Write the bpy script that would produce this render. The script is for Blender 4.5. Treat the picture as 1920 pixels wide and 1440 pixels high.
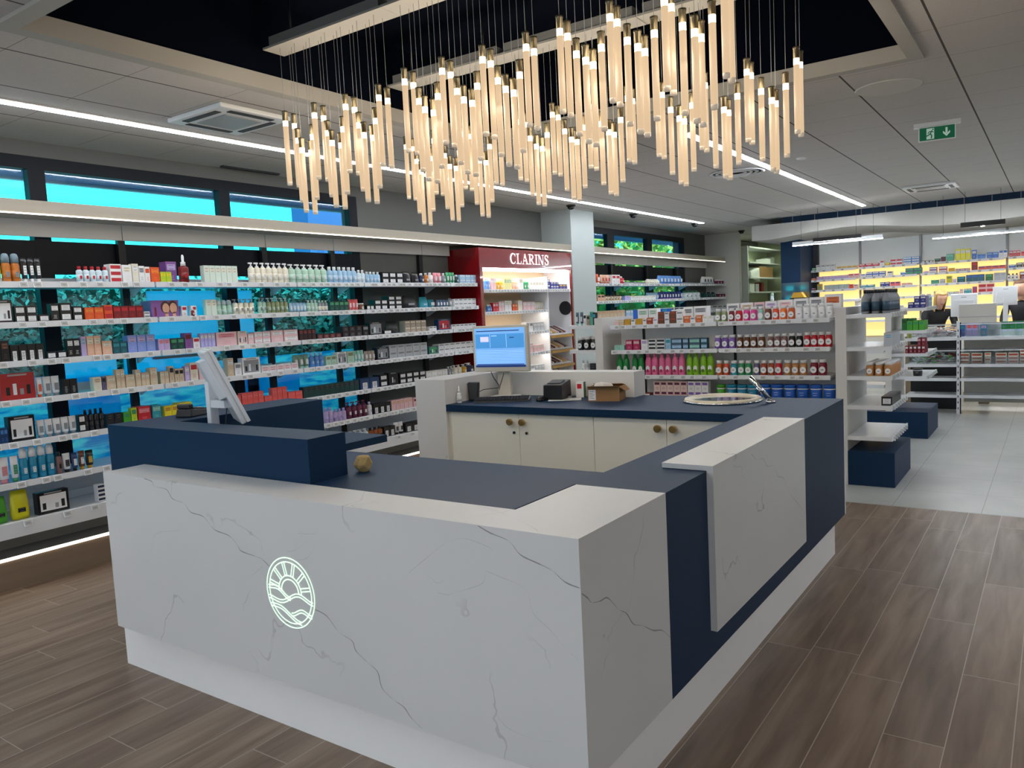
import bpy, bmesh, math, random
from mathutils import Vector, Matrix
for o in list(bpy.data.objects): bpy.data.objects.remove(o)
random.seed(7)
SC = bpy.context.scene
COL = SC.collection
# ------------------------------------------------------------------ camera
cam_d = bpy.data.cameras.new('camera'); cam = bpy.data.objects.new('camera', cam_d); COL.objects.link(cam)
cam_d.sensor_width = 36.0; cam_d.lens = 36.0 * 1470.83 / 1920.0; cam_d.clip_start = .05; cam_d.clip_end = 200
yaw, pitch, roll = 0.61005, -0.0901787, -0.0513433
cy, sy, cp, sp = math.cos(yaw), math.sin(yaw), math.cos(pitch), math.sin(pitch)
F = Vector((-sy*cp, cy*cp, sp)); R0 = Vector((cy, sy, 0)); U0 = R0.cross(F)
R = R0*math.cos(roll) + U0*math.sin(roll); U = -R0*math.sin(roll) + U0*math.cos(roll)
cam.matrix_world = Matrix(((R.x, U.x, -F.x, 0), (R.y, U.y, -F.y, 0), (R.z, U.z, -F.z, 1.65), (0, 0, 0, 1)))
SC.camera = cam
# ------------------------------------------------------------------ world: bright turquoise daylight
w = bpy.data.worlds.new('daylight'); SC.world = w; w.use_nodes = True
bg = w.node_tree.nodes['Background']; bg.inputs[0].default_value = (.05, .96, .98, 1); bg.inputs[1].default_value = 2.8
# low sun from beyond the roof: reaches only the bushes outside
sd = bpy.data.lights.new('sun', 'SUN'); sd.energy = 9.0; sd.color = (1.0, .93, .72); sd.angle = .01
so = bpy.data.objects.new('sun', sd); COL.objects.link(so); so.rotation_euler = Vector((-.8, .12, -.56)).to_track_quat('-Z', 'Y').to_euler()
# ------------------------------------------------------------------ exposure
vs = SC.view_settings; vs.view_transform = 'Standard'; vs.look = 'None'; vs.gamma = 1; vs.use_curve_mapping = False
vs.exposure = 0.18
LED = 30.0        # ceiling led strips
TUBE = 1.0       # chandelier tubes
# ------------------------------------------------------------------ materials
MAT = {}
def s2l(v):
    v /= 255.0
    return v/12.92 if v <= .04045 else ((v+.055)/1.055)**2.4
def rgb(r, g, b): return (s2l(r), s2l(g), s2l(b), 1)
def mat(name, col=(200, 200, 200), rough=.5, metal=0, emit=0, spec=.5, coat=0):
    if name in MAT: return MAT[name]
    m = bpy.data.materials.new(name); m.use_nodes = True; p = m.node_tree.nodes['Principled BSDF']
    c = rgb(*col); p.inputs['Base Color'].default_value = c; p.inputs['Roughness'].default_value = rough
    p.inputs['Metallic'].default_value = metal; p.inputs['Specular IOR Level'].default_value = spec
    p.inputs['Coat Weight'].default_value = coat
    if emit:
        p.inputs['Emission Color'].default_value = c; p.inputs['Emission Strength'].default_value = emit
    MAT[name] = m; return m
def nodes(m):
    nt = m.node_tree; return nt, nt.nodes, nt.links, nt.nodes['Principled BSDF']
def vary(m, scale=3, amt=.06, stretch=(1, 1, 1), bump=0):
    """soft procedural variation of a material's own colour"""
    nt, N, L, p = nodes(m); tc = N.new('ShaderNodeTexCoord'); mp = N.new('ShaderNodeMapping'); mp.inputs['Scale'].default_value = stretch
    nz = N.new('ShaderNodeTexNoise'); nz.inputs['Scale'].default_value = scale; nz.inputs['Detail'].default_value = 4
    L.new(tc.outputs['Object'], mp.inputs[0]); L.new(mp.outputs[0], nz.inputs['Vector'])
    h = N.new('ShaderNodeHueSaturation'); h.inputs['Color'].default_value = p.inputs['Base Color'].default_value
    mr = N.new('ShaderNodeMapRange'); mr.inputs[3].default_value = 1-amt; mr.inputs[4].default_value = 1+amt
    L.new(nz.outputs[0], mr.inputs[0]); L.new(mr.outputs[0], h.inputs['Value']); L.new(h.outputs[0], p.inputs['Base Color'])
    if bump:
        b = N.new('ShaderNodeBump'); b.inputs['Strength'].default_value = bump; L.new(nz.outputs[0], b.inputs['Height']); L.new(b.outputs[0], p.inputs['Normal'])
    return m
def glass(name, tint=(235, 245, 250), refl=.08):
    m = bpy.data.materials.new(name); m.use_nodes = True; nt = m.node_tree; N = nt.nodes; L = nt.links
    N.remove(N['Principled BSDF']); t = N.new('ShaderNodeBsdfTransparent'); t.inputs[0].default_value = rgb(*tint)
    g = N.new('ShaderNodeBsdfGlossy'); g.inputs['Roughness'].default_value = .05; x = N.new('ShaderNodeMixShader'); x.inputs[0].default_value = refl
    L.new(t.outputs[0], x.inputs[1]); L.new(g.outputs[0], x.inputs[2]); L.new(x.outputs[0], N['Material Output'].inputs[0])
    MAT[name] = m; return m
def translucent(name, col, wav=False):
    m = bpy.data.materials.new(name); m.use_nodes = True; nt = m.node_tree; N = nt.nodes; L = nt.links
    N.remove(N['Principled BSDF']); t = N.new('ShaderNodeBsdfTranslucent'); d = N.new('ShaderNodeBsdfDiffuse'); x = N.new('ShaderNodeMixShader'); x.inputs[0].default_value = .12
    t.inputs[0].default_value = rgb(*col); d.inputs[0].default_value = rgb(*col)
    if wav:
        tc = N.new('ShaderNodeTexCoord'); mp = N.new('ShaderNodeMapping'); mp.inputs['Scale'].default_value = (1, 1, 5)
        nz = N.new('ShaderNodeTexNoise'); nz.inputs['Scale'].default_value = 5; nz.inputs['Detail'].default_value = 8; nz.inputs['Distortion'].default_value = .6
        cr = N.new('ShaderNodeValToRGB'); e = cr.color_ramp.elements
        e[0].position = .38; e[0].color = rgb(120, 190, 235); e[1].position = .62; e[1].color = rgb(250, 252, 255)
        L.new(tc.outputs['Object'], mp.inputs[0]); L.new(mp.outputs[0], nz.inputs['Vector']); L.new(nz.outputs[0], cr.inputs[0])
        L.new(cr.outputs[0], t.inputs[0]); L.new(cr.outputs[0], d.inputs[0])
    L.new(t.outputs[0], x.inputs[1]); L.new(d.outputs[0], x.inputs[2]); L.new(x.outputs[0], N['Material Output'].inputs[0])
    MAT[name] = m; return m
def grid_lines(nt, src, axis, period, phase, width):
    """1 on grout lines of one axis"""
    N, L = nt.nodes, nt.links
    a = N.new('ShaderNodeMath'); a.operation = 'ADD'; a.inputs[1].default_value = -phase; L.new(src, a.inputs[0])
    b = N.new('ShaderNodeMath'); b.operation = 'PINGPONG'; b.inputs[1].default_value = period/2; L.new(a.outputs[0], b.inputs[0])
    c = N.new('ShaderNodeMath'); c.operation = 'LESS_THAN'; c.inputs[1].default_value = width/2; L.new(b.outputs[0], c.inputs[0])
    return c.outputs[0]
def mx(nt, fac, a, b):
    n = nt.nodes.new('ShaderNodeMix'); n.data_type = 'RGBA'
    for s, v in ((0, fac), (6, a), (7, b)):
        if isinstance(v, (tuple, float, int)): n.inputs[s].default_value = v
        else: nt.links.new(v, n.inputs[s])
    return n.outputs[2]
def M2(nt, op, a, b=0.0):
    n = nt.nodes.new('ShaderNodeMath'); n.operation = op
    for i, v in enumerate((a, b)):
        if isinstance(v, (float, int)): n.inputs[i].default_value = v
        else: nt.links.new(v, n.inputs[i])
    return n.outputs[0]
def mat_ceiling():
    m = mat('ceiling_tiles', (196, 192, 187), .9, spec=.2); nt, N, L, p = nodes(m)
    g = N.new('ShaderNodeNewGeometry'); s = N.new('ShaderNodeSeparateXYZ'); L.new(g.outputs['Position'], s.inputs[0])
    x = grid_lines(nt, s.outputs[0], 0, .6, -.546, .012); y = grid_lines(nt, s.outputs[1], 1, .6, 3.05, .005)
    # no joints in the plaster band that carries the light slot
    a = M2(nt, 'MULTIPLY', M2(nt, 'GREATER_THAN', s.outputs[0], -5.13), M2(nt, 'LESS_THAN', s.outputs[0], -4.8))
    e = M2(nt, 'LESS_THAN', s.outputs[0], -5.87)
    ok = M2(nt, 'SUBTRACT', 1.0, M2(nt, 'MAXIMUM', a, e))
    nz = N.new('ShaderNodeTexNoise'); nz.inputs['Scale'].default_value = 60; L.new(g.outputs['Position'], nz.inputs['Vector'])
    base = mx(nt, nz.outputs[0], rgb(188, 185, 181), rgb(203, 199, 195))
    c1 = mx(nt, M2(nt, 'MULTIPLY', y, ok), base, rgb(140, 136, 132)); c2 = mx(nt, M2(nt, 'MULTIPLY', x, ok), c1, rgb(84, 80, 76))
    L.new(c2, p.inputs['Base Color']); return m
def mat_wood_floor():
    m = mat('wood_look_planks', (130, 110, 95), .38, spec=.45); nt, N, L, p = nodes(m)
    g = N.new('ShaderNodeNewGeometry'); s = N.new('ShaderNodeSeparateXYZ'); L.new(g.outputs['Position'], s.inputs[0])
    W = .205; u = M2(nt, 'DIVIDE', M2(nt, 'ADD', s.outputs[0], 1.143), W); colu = M2(nt, 'FLOOR', u)
    wn = N.new('ShaderNodeTexWhiteNoise'); wn.noise_dimensions = '1D'; L.new(colu, wn.inputs['W'])
    v = M2(nt, 'ADD', M2(nt, 'DIVIDE', s.outputs[1], 1.26), M2(nt, 'MULTIPLY', wn.outputs[0], 7.0)); row = M2(nt, 'FLOOR', v)
    fu = M2(nt, 'FRACT', u); fv = M2(nt, 'FRACT', v)
    lu = M2(nt, 'GREATER_THAN', M2(nt, 'ABSOLUTE', M2(nt, 'SUBTRACT', fu, .5)), .5-.009)
    lv = M2(nt, 'GREATER_THAN', M2(nt, 'ABSOLUTE', M2(nt, 'SUBTRACT', fv, .5)), .5-.0016)
    line = M2(nt, 'MAXIMUM', lu, lv)
    cb = N.new('ShaderNodeCombineXYZ'); L.new(colu, cb.inputs[0]); L.new(row, cb.inputs[1])
    w2 = N.new('ShaderNodeTexWhiteNoise'); w2.noise_dimensions = '2D'; L.new(cb.outputs[0], w2.inputs['Vector'])
    mp = N.new('ShaderNodeMapping'); mp.inputs['Scale'].default_value = (9, .9, 1); L.new(g.outputs['Position'], mp.inputs[0])
    of = N.new('ShaderNodeVectorMath'); of.operation = 'ADD'; L.new(mp.outputs[0], of.inputs[0]); L.new(w2.outputs[1], of.inputs[1])
    nz = N.new('ShaderNodeTexNoise'); nz.inputs['Scale'].default_value = 1.6; nz.inputs['Detail'].default_value = 6; nz.inputs['Distortion'].default_value = .5
    L.new(of.outputs[0], nz.inputs['Vector'])
    cr = N.new('ShaderNodeValToRGB'); e = cr.color_ramp.elements; e[0].position = .3; e[0].color = rgb(104, 84, 68); e[1].position = .72; e[1].color = rgb(150, 130, 112)
    L.new(nz.outputs[0], cr.inputs[0])
    hs = N.new('ShaderNodeHueSaturation'); L.new(cr.outputs[0], hs.inputs['Color']); L.new(M2(nt, 'ADD', .86, M2(nt, 'MULTIPLY', w2.outputs[0], .28)), hs.inputs['Value'])
    L.new(mx(nt, line, hs.outputs[0], rgb(178, 164, 148)), p.inputs['Base Color'])
    return m
def mat_tile_floor():
    m = mat('grey_stone_tiles', (178, 180, 176), .3, spec=.5); nt, N, L, p = nodes(m)
    g = N.new('ShaderNodeNewGeometry'); s = N.new('ShaderNodeSeparateXYZ'); L.new(g.outputs['Position'], s.inputs[0])
    ln = M2(nt, 'MAXIMUM', grid_lines(nt, s.outputs[0], 0, .6, -.45, .006), grid_lines(nt, s.outputs[1], 1, .6, 7.2, .006))
    nz = N.new('ShaderNodeTexNoise'); nz.inputs['Scale'].default_value = 2.2; nz.inputs['Detail'].default_value = 7; L.new(g.outputs['Position'], nz.inputs['Vector'])
    base = mx(nt, nz.outputs[0], rgb(160, 163, 159), rgb(196, 197, 192))
    L.new(mx(nt, ln, base, rgb(138, 138, 134)), p.inputs['Base Color']); return m
def mat_marble():
    m = mat('white_marble', (232, 232, 230), .32, spec=.45); nt, N, L, p = nodes(m)
    g = N.new('ShaderNodeNewGeometry')
    nd = N.new('ShaderNodeTexNoise'); nd.inputs['Scale'].default_value = 1.1; nd.inputs['Detail'].default_value = 5; L.new(g.outputs['Position'], nd.inputs['Vector'])
    # thin meandering secondary veins: iso-line of a noise field, broken up by another
    a = M2(nt, 'ABSOLUTE', M2(nt, 'SUBTRACT', nd.outputs[0], .5)); v = M2(nt, 'LESS_THAN', a, .0022)
    n2 = N.new('ShaderNodeTexNoise'); n2.inputs['Scale'].default_value = 2.7; L.new(g.outputs['Position'], n2.inputs['Vector'])
    f = N.new('ShaderNodeMapRange'); f.inputs[1].default_value = .48; f.inputs[2].default_value = .62; f.inputs[4].default_value = .6; L.new(n2.outputs[0], f.inputs[0])
    n3 = N.new('ShaderNodeTexNoise'); n3.inputs['Scale'].default_value = 1.5; L.new(g.outputs['Position'], n3.inputs['Vector'])
    base = mx(nt, n3.outputs[0], rgb(208, 209, 208), rgb(224, 223, 220))
    L.new(mx(nt, M2(nt, 'MULTIPLY', v, f.outputs[0]), base, rgb(150, 148, 146)), p.inputs['Base Color']); return m
def mat_wood(name, c1, c2, rough=.5):
    m = mat(name, c1, rough); nt, N, L, p = nodes(m)
    tc = N.new('ShaderNodeTexCoord'); mp = N.new('ShaderNodeMapping'); mp.inputs['Scale'].default_value = (14, .8, 14); L.new(tc.outputs['Object'], mp.inputs[0])
    nz = N.new('ShaderNodeTexNoise'); nz.inputs['Scale'].default_value = 1.5; nz.inputs['Detail'].default_value = 6; nz.inputs['Distortion'].default_value = .4
    L.new(mp.outputs[0], nz.inputs['Vector']); L.new(mx(nt, nz.outputs[0], rgb(*c1), rgb(*c2)), p.inputs['Base Color']); return m
M_CEIL = mat_ceiling(); M_WOODF = mat_wood_floor(); M_TILE = mat_tile_floor(); M_MARB = mat_marble()
M_VEIN = mat('marble_vein', (150, 150, 149), .35)
M_VEIN2 = mat('faint_marble_vein', (196, 196, 195), .35)
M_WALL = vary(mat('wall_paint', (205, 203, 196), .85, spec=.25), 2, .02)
M_BLUE = vary(mat('blue_laminate', (2, 42, 74), .5, spec=.27), 8, .04)
M_NAVY = vary(mat('navy_paint', (3, 8, 20), .9, spec=.05), 3, .05)
M_BLUEG = vary(mat('blue_grey_laminate', (52, 82, 108), .45, spec=.5), 8, .03)
M_FRAME = mat('dark_window_frame', (5, 12, 24), .5, spec=.25)
M_WHITE = vary(mat('white_lacquer', (250, 249, 246), .45), 4, .015)
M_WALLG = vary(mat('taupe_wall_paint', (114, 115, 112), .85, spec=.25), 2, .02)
M_FILLGLOW = mat('shopfront_fill_glow', (232, 242, 255), emit=1.5)  # even glow of the added fill-light panel behind the camera
M_LEDP = mat('pendant_led', (244, 250, 255), emit=150)
M_SHELF = vary(mat('white_shelf_metal', (222, 224, 226), .35), 4, .015)
M_SHELFT = mat('pale_shelf_board', (205, 215, 225), .25)
M_PALE = vary(mat('pale_panel', (214, 212, 208), .6), 3, .02)
M_OAK = mat_wood('pale_oak_board', (146, 138, 124), (166, 158, 144))
M_OAKD = mat_wood('brown_oak_board', (120, 102, 84), (150, 130, 108))
M_PLTOP = mat_wood('grey_plinth_top', (92, 96, 100), (120, 122, 124))
M_CREAM = vary(mat('cream_laminate', (240, 238, 226), .45), 3, .015)
M_BLACK = mat('black_plastic', (14, 14, 16), .35)
M_DARK = mat('black_upright', (20, 22, 26), .5)
M_GREYP = mat('grey_plastic', (150, 152, 155), .4)
M_BEIGE = mat('beige_monitor_plastic', (190, 186, 176), .45)
M_WPL = mat('white_plastic', (228, 230, 232), .35)
M_CHROME = mat('chrome', (220, 222, 225), .08, 1)
M_BRASS = vary(mat('brushed_brass', (176, 146, 92), .35, .9), 30, .1)
M_BRONZE = vary(mat('antique_bronze', (118, 108, 86), .35, .85), 20, .1)
M_CARD = vary(mat('brown_cardboard', (150, 112, 72), .8), 12, .08)
M_RED = vary(mat('glossy_red_panel', (122, 8, 16), .22, coat=.3), 3, .02)
M_LEDW = mat('cool_led', (240, 246, 255), emit=LED)
M_LEDS = mat('warm_shelf_led', (255, 244, 226), emit=3.2)
M_TUBET = mat('tube_glow_top', (255, 238, 196), emit=2.3*TUBE)
def lamp_mat(name, c, e):
    m = mat(name, c, .35, emit=e); m.node_tree.nodes['Principled BSDF'].inputs['Base Color'].default_value = rgb(92, 80, 66); return m
M_TUBE = lamp_mat('frosted_tube', (232, 200, 160), .80*TUBE)
M_TUBEB = mat('tube_clear_end', (205, 190, 170), .15, emit=.30*TUBE)
M_LOGO = mat('logo_glow', (214, 255, 222), emit=1.1)
M_SCREEN = mat('screen_glow', (110, 165, 225), emit=.62)
M_AMBER = mat('backlit_amber_panel', (255, 222, 140), emit=.80)
M_GLASS = glass('window_glass')
M_ACR = glass('clear_acrylic', (240, 244, 246), .12)
M_HEDGE = vary(mat('hedge_leaves', (165, 180, 170), .6), 9, .5)
M_SOFFIT = mat('blue_grey_soffit', (90, 130, 200), .7)
M_SEA = translucent('sea_print_film', (70, 150, 230), True)
M_SKYB = translucent('sky_blue_board', (120, 228, 255))
M_INK = mat('dark_ink', (40, 40, 44), .6)
M_GRIN = mat('grey_ink', (150, 150, 152), .6)
M_EINK = mat('epaper_grey', (176, 176, 172), .5)
# ------------------------------------------------------------------ mesh helpers
class MB:
    def __init__(s): s.bm = bmesh.new(); s.mats = []
    def mi(s, m):
        if m not in s.mats: s.mats.append(m)
        return s.mats.index(m)
    def quad(s, pts, m):
        f = s.bm.faces.new([s.bm.verts.new(p) for p in pts]); f.material_index = s.mi(m); return f
    def box(s, x0, x1, y0, y1, z0, z1, m, bev=0):
        P = [(x0, y0, z0), (x1, y0, z0), (x1, y1, z0), (x0, y1, z0), (x0, y0, z1), (x1, y0, z1), (x1, y1, z1), (x0, y1, z1)]
        return s.hexa(P, m, bev)
    def hexa(s, P, m, bev=0):
        v = [s.bm.verts.new(p) for p in P]; i = s.mi(m); fs = []
        for q in ((3, 2, 1, 0), (4, 5, 6, 7), (0, 1, 5, 4), (1, 2, 6, 5), (2, 3, 7, 6), (3, 0, 4, 7)):
            f = s.bm.faces.new([v[k] for k in q]); f.material_index = i; fs.append(f)
        if bev:
            es = list({e for f in fs for e in f.edges})
            bmesh.ops.bevel(s.bm, geom=es, offset=bev, segments=2, affect='EDGES', profile=.5, material=-1)
        return s
    def lathe(s, prof, m, cx=0, cy=0, n=16, sx=1, sy=1, axis='Z', smooth=True):
        """prof: (r, z) from bottom to top; mat may be a list per band"""
        rings = []
        for r, z in prof:
            ring = []
            for k in range(n):
                a = 2*math.pi*k/n; x, y = r*math.cos(a)*sx, r*math.sin(a)*sy
                p = (cx+x, cy+y, z) if axis == 'Z' else ((cx+x, z, cy+y) if axis == 'Y' else (z, cx+x, cy+y))
                ring.append(s.bm.verts.new(p))
            rings.append(ring)
        for j in range(len(rings)-1):
            mm = m[j] if isinstance(m, (list, tuple)) else m; i = s.mi(mm)
            for k in range(n):
                q = [rings[j][k], rings[j][(k+1) % n], rings[j+1][(k+1) % n], rings[j+1][k]]
                f = s.bm.faces.new(q); f.material_index = i; f.smooth = smooth
        for ring, mm, rev in ((rings[0], m[0] if isinstance(m, (list, tuple)) else m, True), (rings[-1], m[-1] if isinstance(m, (list, tuple)) else m, False)):
            if (ring[0].co-ring[n//2].co).length > 1e-5:
                f = s.bm.faces.new(list(reversed(ring)) if rev else ring); f.material_index = s.mi(mm)
        return s
    def tube(s, pts, r, m, n=6):
        pts = [Vector(p) for p in pts]; rings = []
        for i, p in enumerate(pts):
            d = (pts[min(i+1, len(pts)-1)]-pts[max(i-1, 0)]).normalized()
            a = d.cross(Vector((0, 0, 1)));
            if a.length < .05: a = d.cross(Vector((1, 0, 0)))
            a.normalize(); b = d.cross(a)
            rings.append([s.bm.verts.new(p+(a*math.cos(2*math.pi*k/n)+b*math.sin(2*math.pi*k/n))*r) for k in range(n)])
        i = s.mi(m)
        for j in range(len(rings)-1):
            for k in range(n):
                f = s.bm.faces.new([rings[j][k], rings[j][(k+1) % n], rings[j+1][(k+1) % n], rings[j+1][k]]); f.material_index = i; f.smooth = True
        for ring in (rings[0], rings[-1]):
            f = s.bm.faces.new(ring); f.material_index = i
        return s
    def ribbon(s, pts, wd, nrm, m, closed=False):
        """flat strip following pts in the plane with normal nrm; wd a width or a list"""
        P = [Vector(p) for p in pts]; n = len(P); nv = Vector(nrm); L_, R_ = [], []
        for i in range(n):
            a = P[(i-1) % n] if closed or i > 0 else P[0]; b = P[(i+1) % n] if closed or i < n-1 else P[-1]
            d = (b-a).normalized(); o = d.cross(nv).normalized()*((wd[i] if isinstance(wd, (list, tuple)) else wd)/2)
            L_.append(s.bm.verts.new(P[i]+o)); R_.append(s.bm.verts.new(P[i]-o))
        k = s.mi(m)
        for i in range(n if closed else n-1):
            j = (i+1) % n; f = s.bm.faces.new([L_[i], L_[j], R_[j], R_[i]]); f.material_index = k
        return s
    def prism(s, poly, axis, a, b, m):
        """poly (u,v) extruded along axis between a and b; axis 'X': (y,z), 'Y': (x,z), 'Z': (x,y)"""
        def pt(u, v, t): return (t, u, v) if axis == 'X' else ((u, t, v) if axis == 'Y' else (u, v, t))
        A = [s.bm.verts.new(pt(u, v, a)) for u, v in poly]; B = [s.bm.verts.new(pt(u, v, b)) for u, v in poly]; i = s.mi(m); n = len(poly)
        for F_ in (list(reversed(A)), B):
            f = s.bm.faces.new(F_); f.material_index = i
        for k in range(n):
            f = s.bm.faces.new([A[k], A[(k+1) % n], B[(k+1) % n], B[k]]); f.material_index = i
        return s
    def mesh(s, name, fix=True):
        if fix: bmesh.ops.recalc_face_normals(s.bm, faces=s.bm.faces)
        me = bpy.data.meshes.new(name); s.bm.to_mesh(me); s.bm.free()
        for m in s.mats: me.materials.append(m)
        return me
    def build(s, name, parent=None, loc=None, fix=True):
        return add(name, s.mesh(name, fix), parent, loc)
def add(name, data, parent=None, loc=None, rz=0):
    o = bpy.data.objects.new(name, data); COL.objects.link(o); o.parent = parent
    if loc is not None: o.location = loc
    o.rotation_euler.z = rz
    return o
def tag(o, label=None, cat=None, group=None, kind=None):
    for k, v in (('label', label), ('category', cat), ('group', group), ('kind', kind)):
        if v: o[k] = v
    return o
def thing(name, label, cat, loc=(0, 0, 0), rz=0, group=None):
    o = add(name, None, None, loc, rz); return tag(o, label, cat, group)
def struct(o): o['kind'] = 'structure'; return o
def copy_tree(o, parent=None):
    c = o.copy(); COL.objects.link(c); c.parent = parent
    for ch in o.children:
        d = ch.copy(); COL.objects.link(d); d.parent = c
        for g in ch.children:
            e = g.copy(); COL.objects.link(e); e.parent = d
    return c
def box_obj(name, x0, x1, y0, y1, z0, z1, m, parent=None, bev=0):
    return MB().box(x0, x1, y0, y1, z0, z1, m, bev).build(name, parent)
# =================================================================== SETTING
WX = -5.97
struct(MB().box(-6.2, 5.2, -4.2, 6.587, -.1, 0, M_WOODF).build('floor'))
struct(MB().box(-6.2, 5.2, 6.587, 20, -.1, 0, M_TILE).build('floor'))
b = MB()
RX0, RX1, RY0, RY1 = -3.79, -.73, 1.75, 5.26
for q in ((-6.2, 5.2, -4.2, RY0), (-6.2, 5.2, RY1, 20), (-6.2, RX0, RY0, RY1), (RX1, 5.2, RY0, RY1)): b.box(*q, 3.03, 3.1, M_CEIL)
struct(b.build('ceiling'))
b = MB(); t = .02
b.box(RX0-t, RX1+t, RY0-t, RY0, 3.1, 3.52, M_NAVY).box(RX0-t, RX1+t, RY1, RY1+t, 3.1, 3.52, M_NAVY).box(RX0-t, RX0, RY0, RY1, 3.1, 3.52, M_NAVY).box(RX1, RX1+t, RY0, RY1, 3.1, 3.52, M_NAVY)
b.box(RX0-t, RX1+t, RY0-t, RY1+t, 3.52, 3.58, M_NAVY)
struct(b.build('ceiling_recess'))
M_TRIM = mat('recess_trim', (166, 163, 156), .6)
b = MB(); f = .075
for q in ((RX0-f, RX1+f, RY0-f, RY0), (RX0-f, RX1+f, RY1, RY1+f), (RX0-f, RX0, RY0, RY1), (RX1, RX1+f, RY0, RY1)): b.box(*q, 3.012, 3.03, M_TRIM)
for q in ((RX0, RX1, RY0, RY0+.008), (RX0, RX1, RY1-.008, RY1), (RX0, RX0+.008, RY0, RY1), (RX1-.008, RX1, RY0, RY1)): b.box(*q, 3.012, 3.1, M_TRIM)
struct(b.build('trim_1'))
# left wall with two window openings
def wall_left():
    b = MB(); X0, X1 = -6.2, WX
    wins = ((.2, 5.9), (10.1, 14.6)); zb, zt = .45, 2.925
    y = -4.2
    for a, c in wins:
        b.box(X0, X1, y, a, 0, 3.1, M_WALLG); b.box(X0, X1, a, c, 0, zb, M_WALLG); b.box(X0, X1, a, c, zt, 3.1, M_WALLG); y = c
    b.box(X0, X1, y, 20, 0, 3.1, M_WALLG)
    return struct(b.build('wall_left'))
wall_left()
def window(n, y0, y1, mull, zb=.45, zt=2.925):
    b = MB(); x0, x1 = -6.04, WX+.002
    b.box(x0, x1, y0, y1, zt-.09, zt, M_FRAME).box(x0, x1, y0, y1, zb, zb+.08, M_FRAME).box(x0, x1, y0, y1, 2.10, 2.335, M_FRAME)
    for a, c in mull: b.box(x0, x1+.001, a, c, zb+.08, zt-.09, M_FRAME)
    o = struct(b.build('window_%d' % n))
    ys = [y0] + [v for m in mull for v in m] + [y1]
    for i in range(0, len(ys)-1, 2):
        if ys[i+1]-ys[i] < .05: continue
        for za, zc in ((zb+.08, 2.10), (2.335, zt-.09)):
            MB().box(-6.02, -6.012, ys[i], ys[i+1], za, zc, M_GLASS).build('pane', o)
    return o
window(1, .2, 5.9, ((.2, .31), (1.25, 1.36), (2.724, 2.839), (4.263, 4.371), (5.79, 5.9)))
window(2, 10.1, 14.6, ((10.1, 10.2), (11.42, 11.66), (12.9, 13.12), (14.5, 14.6)))
# translucent boards and the sea print standing behind the window panes
for k, (a, c, z0, z1) in enumerate(((2.86, 3.3, .98, 1.47), (3.6, 4.24, 1.42, 1.98), (4.4, 4.62, 1.05, 1.98), (3.36, 4.2, 1.24, 1.44), (4.5, 5.1, 1.02, 1.24), (5.2, 5.36, .75, 1.0))):
    o = box_obj('window_board', -6.11, -6.10, a, c, z0, z1, M_SKYB)
    tag(o, ('tall', 'large square', 'narrow upright', 'low wide', 'low', 'small')[k]+' sky blue board behind the window, '+('beside the brown peach cartons', 'above the lavender cartons', 'behind the white pump bottles', 'above the cream cartons', 'above the white carton row', 'behind the dark green cartons')[k], 'board')
o = MB().box(-6.17, -6.16, .2, 5.9, .5, 1.36, M_SEA).build('sea_print'); o.location.x = .02; tag(o, 'blue sea-wave print covering the lower half of the long window', 'print')
# right, front and back walls
struct(box_obj('wall_right', 5, 5.2, -4.2, 20, 0, 3.1, M_WALL)); struct(MB().box(-6.2, -5.8, -4.4, -4.2, 0, 3.1, M_WALL).box(1.4, 5.2, -4.4, -4.2, 0, 3.1, M_WALL).box(-5.8, 1.4, -4.4, -4.2, 2.75, 3.1, M_WALL).build('wall_front'))
wf = MB()
for k in range(7): wf.box(-5.8+k*1.19, -5.74+k*1.19, -4.33, -4.27, 0, 2.75, M_FRAME)
wf = struct(wf.build('window_3')); MB().box(-5.8, 1.4, -4.31, -4.30, 0.0, 2.75, M_FILLGLOW).build('pane', wf)  # unseen glowing shopfront, added to light the faces turned to the camera
struct(box_obj('wall_back', -4.0, 5.2, 15.62, 15.8, 0, 3.1, M_WALL)); struct(box_obj('wall_return', WX, -5.27, 15.7, 15.85, 0, 3.05, M_WALL))
struct(box_obj('wall_storeroom', -6.2, -3.9, 19.2, 19.4, 0, 3.1, mat('pale_green_wall', (196, 204, 176), .8)))
struct(box_obj('wall_storeroom_right', -4.02, -3.9, 15.8, 19.2, 0, 3.1, M_WALL))
# square pillar between the windows
struct(box_obj('pillar', WX, -5.49, 9.45, 10.1, 0, 3.03, vary(mat('pillar_paint', (182, 190, 188), .7), 2, .015)))
# curved bulkhead over the dispensary
low = [(-4.36, 2.676), (-4.08, 2.668), (-3.8, 2.69), (-3.34, 2.737), (-2.9, 2.762), (-2.6, 2.757), (-2.31, 2.73), (-2.0, 2.69), (-1.74, 2.66), (-1.5, 2.645), (-1.2, 2.642), (-.8, 2.648), (-.41, 2.665), (.5, 2.71), (1.6, 2.73), (5, 2.68)]
struct(MB().prism(low+[(5, 2.925), (-4.36, 2.925)], 'Y', 13.7, 15.62, vary(mat('bulkhead_paint', (182, 181, 176), .85), 2, .02)).build('bulkhead'))
b = MB().box(-3.86, 5, 13.8, 13.95, 2.925, 3.03, M_BLUE)
for k in range(24): b.box(-3.7+k*.36, -3.692+k*.36, 13.795, 13.8, 2.93, 3.03, M_GREYP)
struct(b.build('trim_2'))
struct(box_obj('blue_column', -4.13, -3.79, 14.6, 15.62, 0, 2.7, M_BLUE)); struct(box_obj('trim_3', -3.79, -3.70, 15.5, 15.6, 0, 2.7, M_DARK))
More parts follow.
